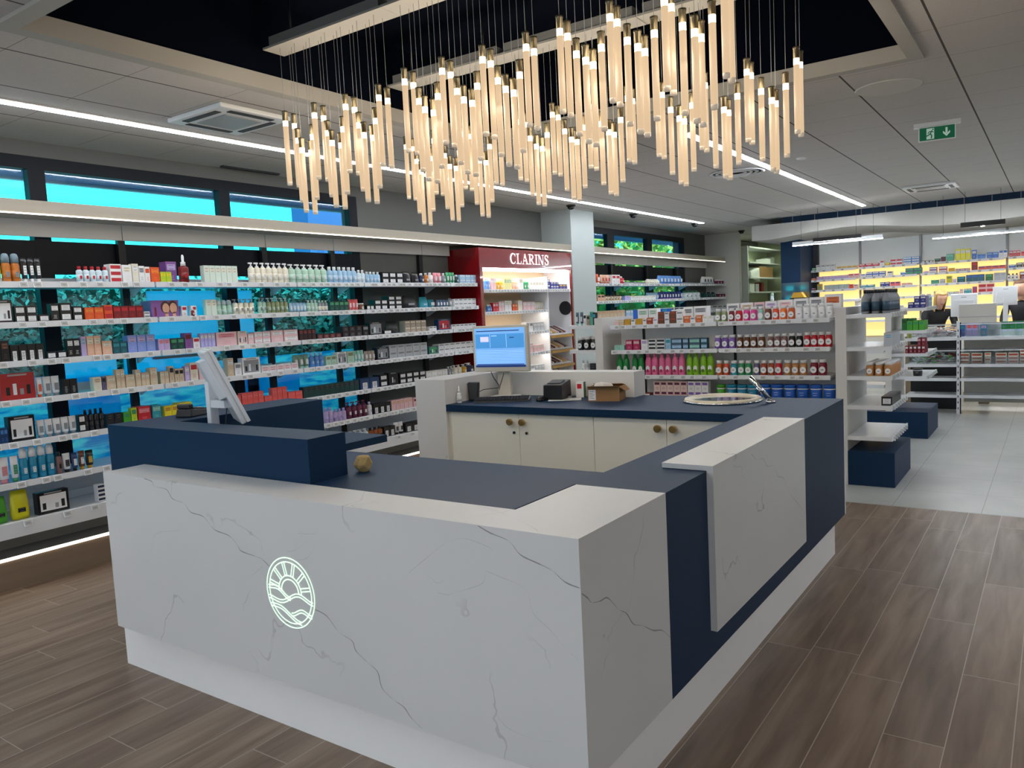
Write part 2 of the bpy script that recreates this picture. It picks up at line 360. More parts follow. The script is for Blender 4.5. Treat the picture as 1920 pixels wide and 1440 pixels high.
# wooden plinth with its light strip
o = struct(MB().box(WX, -5.665, -2, 15.6, 0, .19, M_OAKD).box(WX, -5.668, -2, 15.6, .19, .2, M_PLTOP).build('baseboard_left'))
MB().box(-5.683, -5.658, -2, 15.6, .193, .208, M_LEDS).build('led_strip', o)
# -------------------------------------------------------------- outside
struct(box_obj('roof_overhang', -7.15, -6.2, -3, 20, 2.99, 3.1, M_SOFFIT))
struct(MB().box(-7.21, -7.15, -3, 20, 2.97, 3.12, M_WHITE).build('trim_4'))
struct(box_obj('ground_outside', -40, -6.2, -20, 60, -.15, -.05, vary(mat('paving', (170, 180, 190), .9), 4, .1)))
o = box_obj('neighbour_building', -9.35, -9, 7.9, 14.5, 0, 4.6, mat('dark_blue_render', (34, 84, 150), .8)); tag(o, 'dark blue building wall seen through the right end of the long window', 'building')
def leaves(b, cx, cy, cz, rx, ry, rz, n, size, m, rnd):
    for _ in range(n):
        while True:
            p = Vector((rnd.uniform(-1, 1), rnd.uniform(-1, 1), rnd.uniform(-1, 1)))
            if .25 < p.length < 1: break
        c = Vector((cx+p.x*rx, cy+p.y*ry, cz+p.z*rz)); d = Vector((rnd.gauss(0, 1), rnd.gauss(0, 1), rnd.gauss(0, .6))).normalized()*size*rnd.uniform(.6, 1.3)
        e = d.cross(Vector((rnd.gauss(0, 1), rnd.gauss(0, 1), rnd.gauss(0, 1)))).normalized()*size*.28
        b.quad([c, c+d*.5+e, c+d, c+d*.5-e], m)
rnd = random.Random(3)
hb = MB()
for k in range(26): leaves(hb, -8.1+rnd.uniform(-.1, .1), -1+k*.42, 1.1, .5, .45, 1.2, 1500, .085, M_HEDGE, rnd)
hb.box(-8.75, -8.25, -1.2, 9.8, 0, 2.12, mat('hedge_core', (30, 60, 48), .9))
tag(hb.build('hedge', fix=False), 'dense clipped hedge outside the long window', 'hedge')
M_LEAF2 = vary(mat('bright_leaves', (140, 150, 66), .6), 7, .4)
for k, (yy, lab) in enumerate(((17.2, 'bright green leafy bush outside the far window, beside the pillar'), (20.9, 'bright green leafy bush outside the middle of the far window'), (24.6, 'bright green leafy bush outside the right end of the far window'))):
    r = thing('bush', lab, 'bush', (0, 0, 0)); lb = MB(); leaves(lb, -9.6, yy, 1.9, 1.3, 1.7, 1.9, 3000, .26, M_LEAF2, rnd); lb.build('foliage', r, fix=False)
    MB().tube([(-9.6, yy, -.05), (-9.55, yy+.05, .8), (-9.6, yy, 1.7)], .07, M_OAKD, 8).build('trunk', r)
# =================================================================== CEILING FITTINGS
def light_line(x, y0, y1, lab):
    r = thing('linear_ceiling_light', lab, 'ceiling light', (x, y0, 3.03))
    L_ = y1-y0; MB().box(-.05, .05, -.02, L_+.02, -.006, 0, M_PALE).build('frame', r); MB().box(-.03, .03, 0, L_, -.012, -.004, M_LEDW).build('diffuser', r)
light_line(-5.05, -2.5, 13.2, 'long recessed white light strip in the ceiling beside the window wall')
light_line(-2.49, 6.2, 13.3, 'white light strip in the ceiling beyond the dark recess')
light_line(-2.49, -4.0, 1.2, 'added white fill light strip on the ceiling behind the camera')  # unseen strip added for more light from behind the camera
light_line(1.0, 6.0, 13.3, 'added white fill light strip over the grey-tiled aisle, out of the picture')  # unseen strip added to brighten the back half of the room
light_line(2.4, -4.0, 2.0, 'added white fill light strip over the aisle behind the camera')  # added out of view to lift the aisle-side faces and ceiling
light_line(2.4, 2.5, 13.3, 'added long white fill light strip on the aisle side, out of the picture')  # extra unseen strip, adds light from the aisle side
def cassette(x0, x1, y0, y1, lab):
    r = thing('air_conditioning_cassette', lab, 'air conditioner', ((x0+x1)/2, (y0+y1)/2, 3.03)); w, d = (x1-x0)/2, (y1-y0)/2
    b = MB().box(-w, w, -d, d, -.03, 0, M_WPL, .008); b.build('fascia', r)
    MB().box(-w*.52, w*.52, -d*.52, d*.52, -.036, -.03, M_GREYP).build('intake_grille', r)
    for s in (-1, 1):
        MB().box(-w*.62, w*.62, s*d*.78-.022, s*d*.78+.022, -.034, -.03, M_INK).build('louvre', r); MB().box(s*w*.78-.022, s*w*.78+.022, -d*.62, d*.62, -.034, -.03, M_INK).build('louvre', r)
cassette(-4.79, -4.22, 3.08, 3.62, 'white square air conditioning cassette in the ceiling beside the light strip')
cassette(-1.70, -1.08, 11.55, 12.1, 'white square air conditioning cassette in the ceiling near the dispensary')
o = MB().box(-5.9, -5.86, 4.25, 4.85, 3.015, 3.03, M_INK).build('slot_vent'); tag(o, 'narrow black slot vent in the ceiling beside the window wall', 'vent')
def dome(x, y, lab):
    r = thing('dome_camera', lab, 'security camera', (x, y, 3.03)); MB().lathe([(.062, -.02), (.062, 0)], M_BLACK, n=20).build('base', r)
    MB().lathe([(.004, -.065), (.025, -.06), (.042, -.045), (.05, -.02)], mat('smoked_dome', (10, 10, 12), .05), n=20).build('dome', r)
dome(-5.3, 9.15, 'black dome camera on the ceiling in front of the pillar'); dome(-5.23, 10.87, 'black dome camera on the ceiling just beyond the pillar')
dome(-5.17, 13.15, 'black dome camera past the end of the light strip'); dome(-5.12, 15.45, 'black dome camera at the storeroom opening')
b = MB()
b.lathe([(.27, -.004), (.27, 0)], M_GREYP, n=32)
for r_ in (.29, .23, .17, .11): b.lathe([(r_, -.006), (r_-.02, -.014), (r_-.04, -.006)], M_WPL, n=32)
o = b.build('round_diffuser', None, (-2.85, 8.5, 3.03)); tag(o, 'round ringed air diffuser in the ceiling beside the light strip', 'air diffuser')
o = MB().lathe([(.2, -.006), (.21, 0)], M_WALL, n=32).build('loudspeaker_cover', None, (-.95, 5.95, 3.03)); tag(o, 'flat round white ceiling loudspeaker cover near the recess corner', 'speaker')
o = MB().lathe([(.045, -.012), (.05, 0)], M_WPL, n=20).build('smoke_detector', None, (-2.1, 8.2, 3.03)); tag(o, 'small round white detector on the ceiling', 'detector')
# exit sign
r = thing('exit_sign', 'green emergency exit sign with running figure and down arrow under the ceiling', 'exit sign', (-.83, 7.46, 3.03), .12)
MB().box(-.17, .17, -.04, .04, -.03, 0, M_WPL).build('housing', r)
MB().box(-.135, .135, -.006, .006, -.145, -.03, M_WPL).build('edge_frame', r)
g = mat('exit_green', (0, 92, 60), .3, emit=.25); wv = mat('exit_white', (190, 215, 200), .4, emit=.2)
pb = MB().box(-.127, .127, -.008, -.006, -.139, -.036, g)
def P2(L_): return [(-.127+u*.254, -.0085, -.139+v*.103) for u, v in L_]
pb.quad(P2([(.2, .08), (.42, .08), (.42, .92), (.2, .92)]), wv)
def P3(L_): return [(-.127+u*.254, -.0092, -.139+v*.103) for u, v in L_]
pb.ribbon(P3([(.36, .74), (.31, .5), (.27, .42), (.2, .34)]), .009, (0, -1, 0), g).ribbon(P3([(.31, .48), (.35, .36), (.34, .12)]), .009, (0, -1, 0), g)
pb.ribbon(P3([(.24, .52), (.28, .66), (.35, .68), (.4, .6)]), .007, (0, -1, 0), g); pb.lathe([(.006, -.0092), (.006, -.0085)], g, cx=-.127+.385*.254, cy=-.139+.82*.103, n=12, axis='Y')
pb.quad(P2([(.74, .85), (.8, .85), (.8, .4), (.74, .4)]), wv); pb.quad(P2([(.67, .6), (.67, .42), (.77, .16), (.77, .36)]), wv); pb.quad(P2([(.77, .36), (.77, .16), (.87, .42), (.87, .6)]), wv)
pb.build('legend_panel', r, fix=False)
# =================================================================== CHANDELIERS (two rows, three sections each)
tube_me = MB().lathe([(.0135, -.413), (.0145, -.40), (.0145, -.395)], M_TUBEB, n=14).lathe([(.0145, -.395), (.0145, -.085)], M_TUBE, n=14).lathe([(.0145, -.085), (.0145, -.052)], M_TUBET, n=14).mesh('glass_tube')
cap_me = MB().lathe([(.0152, -.054), (.0152, -.01), (.017, -.008), (.017, 0)], M_BRONZE, n=14).mesh('cap')
def chandelier(x0, ys, zadd, low, lab):
    r = thing('tube_chandelier', lab, 'chandelier', (x0+.366, ys[1], 3.2), 0, None); rx, ry = x0+.366, ys[1]
    MB().box(-.457, .457, -.075, .075, 0, .012, M_TRIM).box(-.425, .425, -.055, .055, .012, .07, mat('canopy_housing', (128, 128, 126), .6)).lathe([(.006, .07), (.006, .32)], M_DARK, cx=-.3, n=8).lathe([(.006, .07), (.006, .32)], M_DARK, cx=.3, n=8).build('canopy', r)
    for k in range(7):
        for j in (0, 2):
            z = (2.453 if k % 2 == 0 else low)+zadd+(0 if j == 0 else -.004); tube(r, x0+k*.122-rx, ys[j]-ry, z-3.2+.413)
        if k < 6: tube(r, x0+k*.122+.061-rx, ys[1]-ry, 2.352+zadd-3.2+.413)
def chand_light(i, x, y):
    l = bpy.data.lights.new('chandelier_light', 'POINT'); l.energy = 8; l.shadow_soft_size = .16; l.color = (1.0, .86, .68)
    o = bpy.data.objects.new('chandelier_light', l); COL.objects.link(o); o.location = (x, y, 2.62)
def tube(r, x, y, z):
    t = add('glass_tube', tube_me, r, (x, y, z)); add('cap', cap_me, t)
    MB().lathe([(.0012, 0), (.0012, -z)], M_GREYP, n=5).build('cable', t)
YA, YB = (3.06, 3.09, 3.125), (4.07, 4.10, 4.135)
tail = 'glass tube chandelier section of the %s row, %s'
for (ys, row, zz, lows) in ((YA, 'near', (-.012, .03, .055), (2.285, 2.295, 2.305)), (YB, 'far', (0, 0, 0), (2.27, 2.29, 2.29))):
    for i, (x0, wh) in enumerate(((-3.615, 'at the window end'), (-2.70, 'in the middle'), (-1.79, 'at the aisle end'))):
        chandelier(x0, ys, zz[i], lows[i], tail % (row, wh)); chand_light(0, x0+.18, ys[1]); chand_light(1, x0+.55, ys[1])
# =================================================================== SERVICE COUNTER (marble and blue island)
FY, RXX, TZ, BZ = 1.885, -1.115, 1.0, .25
c = thing('service_counter', 'white marble and blue service counter with a glowing round emblem on its front', 'counter', (-2.4, 2.3, 0))
def ch(o, root=c): o.location = Vector(o.location)-root.location; return o
def P_(b, name, root=c): return ch(b.build(name, root), root)
b = MB().box(-3.70, RXX, FY, FY+.02, BZ, TZ, M_MARB).box(-3.70, RXX-.02, FY+.02, 2.09, TZ-.02, TZ, M_MARB).box(-3.70, -3.68, FY+.02, 2.09, BZ, TZ-.02, M_MARB).box(RXX-.02, RXX, FY+.02, 2.492, BZ, TZ, M_MARB).box(-1.473, RXX-.02, 2.09, 2.492, TZ-.02, TZ, M_MARB)
b.box(-3.68, RXX-.02, FY+.02, 2.08, BZ, BZ+.02, M_MARB)
VE = ([(-3.35, .998), (-3.29, .99), (-3.268, .969), (-3.178, .963), (-3.139, .926), (-3.054, .913), (-3.012, .88), (-2.926, .871), (-2.876, .838), (-2.842, .82), (-2.754, .808), (-2.706, .776), (-2.685, .755), (-2.608, .746), (-2.559, .74), (-2.513, .716)],
      [(-2.267, .587), (-2.204, .574), (-2.144, .524), (-2.077, .504), (-2.062, .471), (-2.003, .438), (-1.958, .415), (-1.942, .36), (-1.889, .33), (-1.842, .315), (-1.813, .286), (-1.766, .26)],
      [(-1.475, .998), (-1.426, .98), (-1.357, .963), (-1.32, .927), (-1.254, .908), (-1.208, .894), (-1.165, .866), (-1.116, .856)],
      [(-1.66, .752), (-1.612, .754), (-1.589, .763), (-1.533, .785), (-1.467, .816), (-1.456, .857)], [(-1.456, .857), (-1.384, .843), (-1.307, .822), (-1.282, .752), (-1.228, .713), (-1.175, .666), (-1.132, .639)],
      [(-2.40, .79), (-2.36, .80), (-2.31, .828), (-2.28, .85)], [(-2.33, .872), (-2.28, .873), (-2.22, .885)], [(-2.35, .765), (-2.29, .78), (-2.25, .82), (-2.24, .85)],
      [(-3.1, .79), (-3.3, .75), (-3.34, .66), (-3.4, .6)], [(-1.78, .80), (-1.7, .86), (-1.6, .93), (-1.52, .95), (-1.42, .93)], [(-1.45, .40), (-1.4, .36), (-1.3, .35), (-1.24, .36)], [(-2.55, .716), (-2.6, .68), (-2.66, .65), (-2.75, .655)])
def smooth(pts, n=4):
    out = []; L_ = [pts[0]]+list(pts)+[pts[-1]]
    for i in range(1, len(L_)-2):
        a, b_, c_, d = L_[i-1:i+3]
        for k in range(n):
            t = k/n; out.append(tuple(.5*(2*b_[j]+(c_[j]-a[j])*t+(2*a[j]-5*b_[j]+4*c_[j]-d[j])*t*t+(3*b_[j]-a[j]-3*c_[j]+d[j])*t**3) for j in (0, 1)))
    return out+[pts[-1]]
def vein(b, pts, fn, nrm, wmax, m):
    pts = smooth(pts)
    n = len(pts); wds = [wmax*(.5+.35*math.sin(i*.55)+.12*math.sin(i*2.1)) for i in range(n)]; wds[0] = wds[-1] = wmax*.25
    b.ribbon([fn(*p) for p in pts], wds, nrm, m)
for i, pts in enumerate(VE): vein(b, pts, lambda u, v: (u, FY-.0006, v), (0, -1, 0), .0052 if i < 3 else .0026, M_VEIN if i < 3 else M_VEIN2)
vein(b, [(1.889, .839), (1.922, .815), (1.945, .793), (1.994, .781), (2.044, .774), (2.11, .715), (2.162, .684), (2.208, .632), (2.273, .603), (2.353, .557), (2.425, .53), (2.49, .48)], lambda u, v: (RXX+.0006, u, v), (1, 0, 0), .006, M_VEIN)
vein(b, [(-1.63, 2.081), (-1.553, 2.059), (-1.427, 2.004), (-1.296, 1.928), (-1.262, 1.9)], lambda u, v: (u, v, TZ+.0005), (0, 0, 1), .005, M_VEIN2)
vein(b, [(-3.2, 2.07), (-3.17, 2.03), (-3.2, 1.99), (-3.18, 1.95)], lambda u, v: (u, v, TZ+.0005), (0, 0, 1), .005, M_VEIN2)
P_(b, 'marble_front')
P_(MB().box(-3.82, -1.165, 1.976, 2.02, 0, .27, M_WHITE).box(-3.82, -3.80, 2.02, 3.1, 0, .27, M_WHITE).box(-1.185, -1.165, 2.02, 5.2, 0, .27, M_WHITE), 'plinth')
# aisle side: blue body with a marble waterfall panel
b = MB().box(-1.45, RXX-.02, 2.492, 5.26, BZ, TZ-.05, M_BLUE).box(RXX-.02, RXX, 2.492, 5.26, BZ, TZ-.05, M_BLUE).box(-1.48, RXX, 2.492, 5.26, TZ-.05, TZ, M_BLUE)
P_(b, 'blue_side')
b = MB().box(RXX, -1.088, 2.88, 4.215, .36, TZ+.022, M_MARB).box(-1.30, RXX, 2.88, 4.215, TZ+.002, TZ+.022, M_MARB)
vein(b, [(3.34, .985), (3.368, .974), (3.411, .949), (3.502, .937), (3.562, .892), (3.66, .873), (3.724, .812), (3.811, .786), (3.898, .704), (4.008, .633), (4.105, .574), (4.2, .51)], lambda u, v: (-1.0875, u, v), (1, 0, 0), .008, M_VEIN2)
P_(b, 'marble_overlay')
P_(MB().box(-3.68, -1.4805, 2.09, 2.72, TZ-.04, TZ, M_BLUE).box(-3.6, -1.48, 2.09, 2.6, .25, TZ-.04, M_BLUE), 'worktop')
# round emblem
ex, ez, er = -2.4, .629, .137
def L3(u, v): return (ex+u*er, FY-.0016, ez+v*er)
b = MB(); lw = .0034
def circ(r_, a0=0, a1=360, n=48, cx=0, cz=0): return [L3(cx+r_*math.cos(math.radians(a0+(a1-a0)*k/n)), cz+r_*math.sin(math.radians(a0+(a1-a0)*k/n))) for k in range(n+1)]
N_ = (0, -1, 0)
b.ribbon(circ(1.0)[:-1], lw, N_, M_LOGO, True); b.ribbon(circ(.88, 0, 360)[:-1], lw, N_, M_LOGO, True)
def inside(L_): return L_
sc = (0, .02)                                  # the sun: centre a little above the middle
b.ribbon([L3(.0+.36*math.cos(math.radians(t)), .02+.36*math.sin(math.radians(t))) for t in range(-2, 186, 8)], lw*1.2, N_, M_LOGO)
b.ribbon([L3(.0+.47*math.cos(math.radians(t)), .02+.47*math.sin(math.radians(t))) for t in range(0, 182, 6)], lw, N_, M_LOGO)
for a in (15, 45, 75, 105, 135, 165):
    for da in (-5.5, 5.5):
        t0, t1 = math.radians(a+da*1.0), math.radians(a+da*.55)
        b.ribbon([L3(.47*math.cos(t0), .02+.47*math.sin(t0)), L3(.88*math.cos(t1), .88*math.sin(t1))], lw, N_, M_LOGO)
def hill(pts, off):
    out = []
    for i in range(len(pts)-1):
        for k in range(6):
            t = k/6; t2 = (1-math.cos(t*math.pi))/2; out.append(L3(pts[i][0]+(pts[i+1][0]-pts[i][0])*t, pts[i][1]+off+(pts[i+1][1]-pts[i][1])*t2))
    out.append(L3(pts[-1][0], pts[-1][1]+off)); return out
for off in (0, -.085):
    b.ribbon(hill([(-.93, .1), (-.6, .12), (.0, -.14)], off), lw, N_, M_LOGO)
    b.ribbon(hill([(-.93, -.2), (-.45, -.27), (.35, .02), (.93, -.14)], off), lw, N_, M_LOGO)
    b.ribbon(hill([(-.86, -.42), (-.6, -.42), (.4, -.78)], off), lw, N_, M_LOGO)
    b.ribbon(hill([(.0, -.58), (.45, -.42), (.84, -.52)], off), lw, N_, M_LOGO)
P_(b, 'emblem')
# raised blue till counter, left
c2 = thing('till_counter', 'dark blue raised till counter in an L shape behind the marble front', 'counter', (-3.3, 2.6, 0))
Q = lambda b, n: P_(b, n, c2)
Q(MB().box(-4.02, -2.487, 2.095, 2.30, 1.0, 1.183, M_BLUE).box(-4.02, -3.70, 2.30, 3.255, .25, 1.183, M_BLUE).box(-4.02, -3.70, 2.095, 2.30, .27, 1.0, M_BLUE), 'raised_ledge')
Q(MB().box(-3.70, -3.12, 2.721, 3.2, .96, 1.0, M_BLUE), 'desk_top')
# rear counter
c3 = thing('rear_counter', 'rear counter with cream cupboards, blue worktop and low marble upstand', 'counter', (-2.6, 4.9, 0))
Q = lambda b, n: P_(b, n, c3)
Q(MB().box(-3.71, -1.48, 4.44, 5.26, .952, 1.0, M_BLUE), 'worktop')
Q(MB().box(-4.0, -3.71, 4.44, 5.29, 0, 1.183, M_MARB).box(-3.71, -2.50, 5.11, 5.29, 1.0, 1.183, M_MARB).box(-3.71, -1.115, 5.261, 5.29, .25, .95, M_MARB), 'marble_upstand')
Q(MB().box(-3.71, -3.69, 4.47, 5.2, 0, .952, M_CREAM).box(-3.69, -1.47, 5.18, 5.2, .1, .952, M_CREAM).box(-3.69, -1.47, 4.49, 5.18, .1, .12, M_CREAM).box(-3.69, -1.47, 4.52, 4.54, 0, .1, M_CREAM), 'carcass')
for i, (a, d, kx) in enumerate(((-3.685, -3.08, -3.142), (-3.077, -2.49, -3.039), (-2.487, -1.978, -2.026), (-1.975, -1.48, -1.924))):
    dr = Q(MB().box(a, d, 4.465, 4.485, .11, .946, M_CREAM, .0015), 'door'); o = Vector(c3.location)
    kn = MB().lathe([(.009, 4.465), (.009, 4.45), (.022, 4.448), (.024, 4.43), (.021, 4.427)], M_BRASS, cx=kx, cy=.893, n=20, axis='Y').build('knob', dr)
    if i < 2: MB().lathe([(.010, 4.466), (.010, 4.458)], M_DARK, cx=kx+(.022 if i else .02), cy=.815, n=14, axis='Y').build('lock', dr)
RUNS = [
 ('W1', 'tube', 2.265, 2.327, 1, 1, 0.17, 'lime/white', 'lime green tube'),
 ('W1', 'spray', 2.327, 2.438, 2, 1, 0.19, 'amber/smoke', 'amber spray bottle'),
 ('W1', 'tube', 2.441, 2.567, 3, 1, 0.17, 'black/white', 'black squeeze tube'),
 ('W1', 'bottle', 2.794, 3.018, 5, 1, 0.115, 'clear/redc', 'clear red-capped bottle'),
 ('W1', 'flat', 3.022, 3.108, 1, 3, 0.045, 'white/redc', 'flat white red-topped carton'),
 ('W1', 'carton', 3.112, 3.184, 1, 1, 0.13, 'white/ivory', 'tall ivory carton'),
 ('W1', 'carton', 3.188, 3.237, 1, 1, 0.14, 'ivory/white', 'cream paper-bag carton'),
 ('W1', 'carton', 3.237, 3.283, 1, 1, 0.125, 'white/grey', 'slim white carton'),
 ('W1', 'carton', 3.283, 3.325, 1, 1, 0.12, 'white/orange', 'narrow white carton'),
 ('W1', 'carton', 3.329, 3.401, 1, 1, 0.118, 'orange/orange2', 'bright orange carton'),
 ('W1', 'carton', 3.406, 3.497, 2, 1, 0.085, 'lime/yellow', 'short lime carton'),
 ('W1', 'carton', 3.502, 3.596, 1, 1, 0.17, 'purple/lilac', 'tall purple display carton'),
 ('W1', 'dropper', 3.542, 3.637, 1, 1, 0.215, 'redd/redc', 'big red dropper bottle'),
 ('W1', 'carton', 3.777, 4.09, 6, 1, 0.14, 'mint0/ivory', 'pale mint-white carton'),
 ('W1', 'pump', 4.216, 4.63, 7, 1, 0.175, 'ivory/white', 'cream pump bottle'),
 ('W1', 'pump', 4.636, 5.077, 6, 1, 0.17, 'palegreen/white', 'pale green pump bottle'),
 ('W1', 'bottle', 5.083, 5.451, 6, 1, 0.155, 'paleblue/white', 'pale blue white-capped bottle'),
 ('W1', 'bottle', 5.458, 5.558, 2, 1, 0.13, 'clear/white', 'clear tall bottle'),
 ('W1', 'bottle', 5.566, 5.766, 4, 1, 0.115, 'paleblue/white', 'small clear white-capped bottle'),
 ('W1', 'jarbox', 5.781, 6.095, 3, 2, 0.057, 'black/white', 'black jar box'),
 ('W1', 'pouch', 6.103, 6.235, 1, 1, 0.125, 'black/grey', 'glossy black wash bag'),
 ('W1', 'pouch', 6.243, 6.361, 1, 1, 0.115, 'black/grey', 'smaller black wash bag'),
 ('W1', 'bottle', 6.37, 6.439, 1, 1, 0.11, 'navy/white', 'navy white-capped bottle'),
 ('W1', 'bottle', 6.447, 6.508, 1, 1, 0.115, 'amber/white', 'amber-brown bottle'),
 ('W1', 'bottle', 6.517, 6.588, 1, 1, 0.12, 'white/white', 'milky white bottle'),
 ('W1', 'tube', 6.597, 6.733, 2, 1, 0.12, 'pink/pink', 'salmon pink tube'),
 ('W1', 'bottle', 6.742, 6.798, 1, 1, 0.115, 'grey/white', 'grey bottle'),
 ('W1', 'tube', 6.807, 6.958, 3, 1, 0.125, 'green/mint', 'green tube'),
 ('W1', 'bottle', 6.967, 7.025, 1, 1, 0.1, 'dgreen/white', 'dark green bottle'),
 ('W1', 'carton', 7.035, 7.334, 3, 2, 0.05, 'paleblue/white', 'white and sky-blue carton'),
 ('W2', 'kit', 2.233, 2.361, 1, 1, 0.15, 'black/white', 'big black gift box'),
 ('W2', 'jarbox', 2.367, 2.508, 2, 2, 0.055, 'black/white', 'black white-labelled jar box'),
 ('W2', 'jarbox', 2.511, 2.585, 1, 1, 0.05, 'black/white', 'single black jar box'),
 ('W2', 'carton', 2.592, 2.647, 1, 1, 0.12, 'black/white', 'tall black label carton'),
 ('W2', 'jarbox', 2.651, 2.732, 1, 2, 0.062, 'black/white', 'larger black jar box'),
 ('W2', 'jarbox', 2.736, 2.805, 1, 2, 0.05, 'black/white', 'small black jar box'),
 ('W2', 'carton', 2.816, 2.95, 2, 1, 0.09, 'orange/orange2', 'orange-red carton'),
 ('W2', 'flat', 2.954, 3.016, 1, 2, 0.052, 'orange/redc', 'flat orange carton'),
 ('W2', 'carton', 3.02, 3.245, 4, 1, 0.095, 'redd/redc', 'dark red carton'),
 ('W2', 'flat', 3.249, 3.295, 1, 2, 0.025, 'white/grey', 'thin white carton'),
 ('W2', 'faces', 3.304, 3.539, 1, 1, 0.13, 'purple/lilac', 'big purple portrait gift box'),
 ('W2', 'carton', 3.557, 3.603, 1, 1, 0.085, 'white/redc', 'white red-printed carton'),
 ('W2', 'dropper', 3.607, 3.635, 1, 1, 0.08, 'redd/white', 'small dark red dropper bottle'),
 ('W2', 'carton', 3.639, 3.686, 1, 1, 0.085, 'white/redc', 'second white red-printed carton'),
 ('W2', 'carton', 3.771, 3.868, 2, 1, 0.13, 'mint0/ivory', 'pale mint-white carton'),
 ('W2', 'spray', 3.873, 4.019, 3, 1, 0.125, 'palegreen/clearw', 'pale green spray bottle'),
 ('W2', 'pump', 4.029, 4.239, 4, 1, 0.13, 'ivory/grey', 'cream grey-pump bottle'),
 ('W2', 'pump', 4.277, 4.359, 2, 1, 0.135, 'palegreen/grey', 'sea-green pump bottle'),
 ('W2', 'pump', 4.365, 4.594, 5, 1, 0.135, 'olive/clearw', 'olive green pump bottle'),
 ('W2', 'tube', 4.606, 4.798, 5, 1, 0.09, 'paleblue/grey', 'pale grey-blue tube'),
 ('W2', 'bottle', 4.805, 4.93, 3, 1, 0.11, 'palegreen/white', 'white-green bottle'),
 ('W2', 'bottle', 4.936, 5.052, 3, 1, 0.105, 'grey/ivory', 'grey clear-capped bottle'),
 ('W2', 'carton', 5.065, 5.307, 4, 1, 0.095, 'dgreen/green', 'dark green carton'),
 ('W2', 'tube', 5.314, 5.441, 3, 1, 0.11, 'pinkc/pinkc', 'coral pink tube'),
 ('W2', 'jar', 5.448, 5.534, 1, 1, 0.07, 'brown/black', 'brown glass jar'),
 ('W2', 'jarbox', 5.541, 5.644, 2, 1, 0.05, 'black/white', 'low black jar box'),
 ('W2', 'jarbox', 5.651, 5.841, 2, 2, 0.05, 'black/white', 'stacked black jar box'),
 ('W2', 'jarbox', 5.849, 6.055, 2, 3, 0.045, 'black/white', 'piled black jar box'),
 ('W2', 'pouch', 6.071, 6.32, 1, 1, 0.14, 'black/grey', 'black vanity pouch'),
 ('W2', 'pouch', 6.346, 6.484, 1, 1, 0.12, 'teal/paleblue', 'teal bottle in pouch'),
 ('W2', 'tube', 6.502, 6.609, 1, 1, 0.09, 'teal/paleblue', 'teal tube'),
 ('W2', 'tube', 6.618, 6.82, 4, 1, 0.085, 'blueg/grey', 'blue-grey tube'),
 ('W2', 'tube', 6.83, 6.886, 1, 1, 0.1, 'grey/grey', 'slim grey tube'),
 ('W2', 'carton', 6.905, 7.31, 5, 2, 0.045, 'white/grey', 'small white stacked carton'),
 ('W3', 'carton', 2.214, 2.314, 2, 1, 0.14, 'black/brown', 'tall black-brown carton'),
 ('W3', 'labbox', 2.317, 2.526, 4, 1, 0.11, 'black/white', 'black box with white tall label'),
 ('W3', 'jarbox', 2.537, 2.672, 2, 1, 0.05, 'black/white', 'low black white-label box'),
 ('W3', 'carton', 2.675, 2.762, 2, 1, 0.13, 'black/white', 'tall slim black carton'),
 ('W3', 'carton', 2.769, 2.806, 1, 1, 0.14, 'lilac/paleblue', 'tall pale lilac carton'),
 ('W3', 'carton', 2.809, 2.91, 2, 1, 0.14, 'peach/ivory', 'tall peach carton'),
 ('W3', 'carton', 2.914, 2.987, 1, 1, 0.1, 'peach/ivory', 'short peach carton'),
 ('W3', 'carton', 2.991, 3.098, 2, 1, 0.088, 'dteal/teal', 'dark teal carton'),
 ('W3', 'carton', 3.102, 3.317, 3, 1, 0.13, 'periw/lilac', 'blue-lilac carton'),
 ('W3', 'carton', 3.339, 3.434, 2, 1, 0.09, 'lilac/pink', 'pinkish lilac carton'),
 ('W3', 'carton', 3.439, 3.555, 2, 1, 0.09, 'dgreen/green', 'dark green paired carton'),
 ('W3', 'carton', 3.56, 3.624, 1, 1, 0.125, 'purple/redd', 'purple red-edged carton'),
 ('W3', 'carton', 3.629, 3.69, 1, 1, 0.085, 'white/redc', 'white carton with red top'),
 ('W3', 'carton', 3.695, 3.829, 4, 1, 0.115, 'lav/white', 'lavender carton'),
 ('W3', 'carton', 3.834, 4.035, 1, 1, 0.115, 'pinkp/pink', 'wide pale pink carton'),
 ('W3', 'kit', 4.041, 4.135, 1, 1, 0.115, 'ivory/pinkp', 'white-pink gift carton'),
 ('W3', 'carton', 4.14, 4.199, 1, 1, 0.09, 'pinkp/white', 'narrow pink carton'),
 ('W3', 'flat', 4.204, 4.369, 2, 2, 0.05, 'pinkp/white', 'stacked pink carton'),
 ('W3', 'carton', 4.374, 4.506, 1, 1, 0.105, 'pinkp/white', 'square pink carton'),
 ('W3', 'flat', 4.511, 4.671, 1, 2, 0.052, 'pinkp/white', 'wide stacked pink carton'),
 ('W3', 'carton', 4.683, 4.874, 4, 1, 0.1, 'dbrown/redd', 'dark brown carton'),
 ('W3', 'jarbox', 4.887, 5.188, 4, 1, 0.05, 'dbrown/redd', 'low dark brown box'),
 ('W3', 'jarbox', 5.202, 5.46, 3, 2, 0.052, 'dbrown/ink', 'piled dark brown box'),
 ('W3', 'carton', 5.467, 5.547, 1, 1, 0.1, 'black/grey', 'black carton beside the kit'),
 ('W3', 'kit', 5.554, 5.741, 1, 1, 0.13, 'black/grey', 'black clear-window kit'),
 ('W3', 'jarbox', 5.748, 5.88, 1, 1, 0.045, 'black/white', 'low black labelled box'),
 ('W3', 'pouch', 5.81, 6.007, 1, 1, 0.13, 'black/ink', 'black cosmetics bag'),
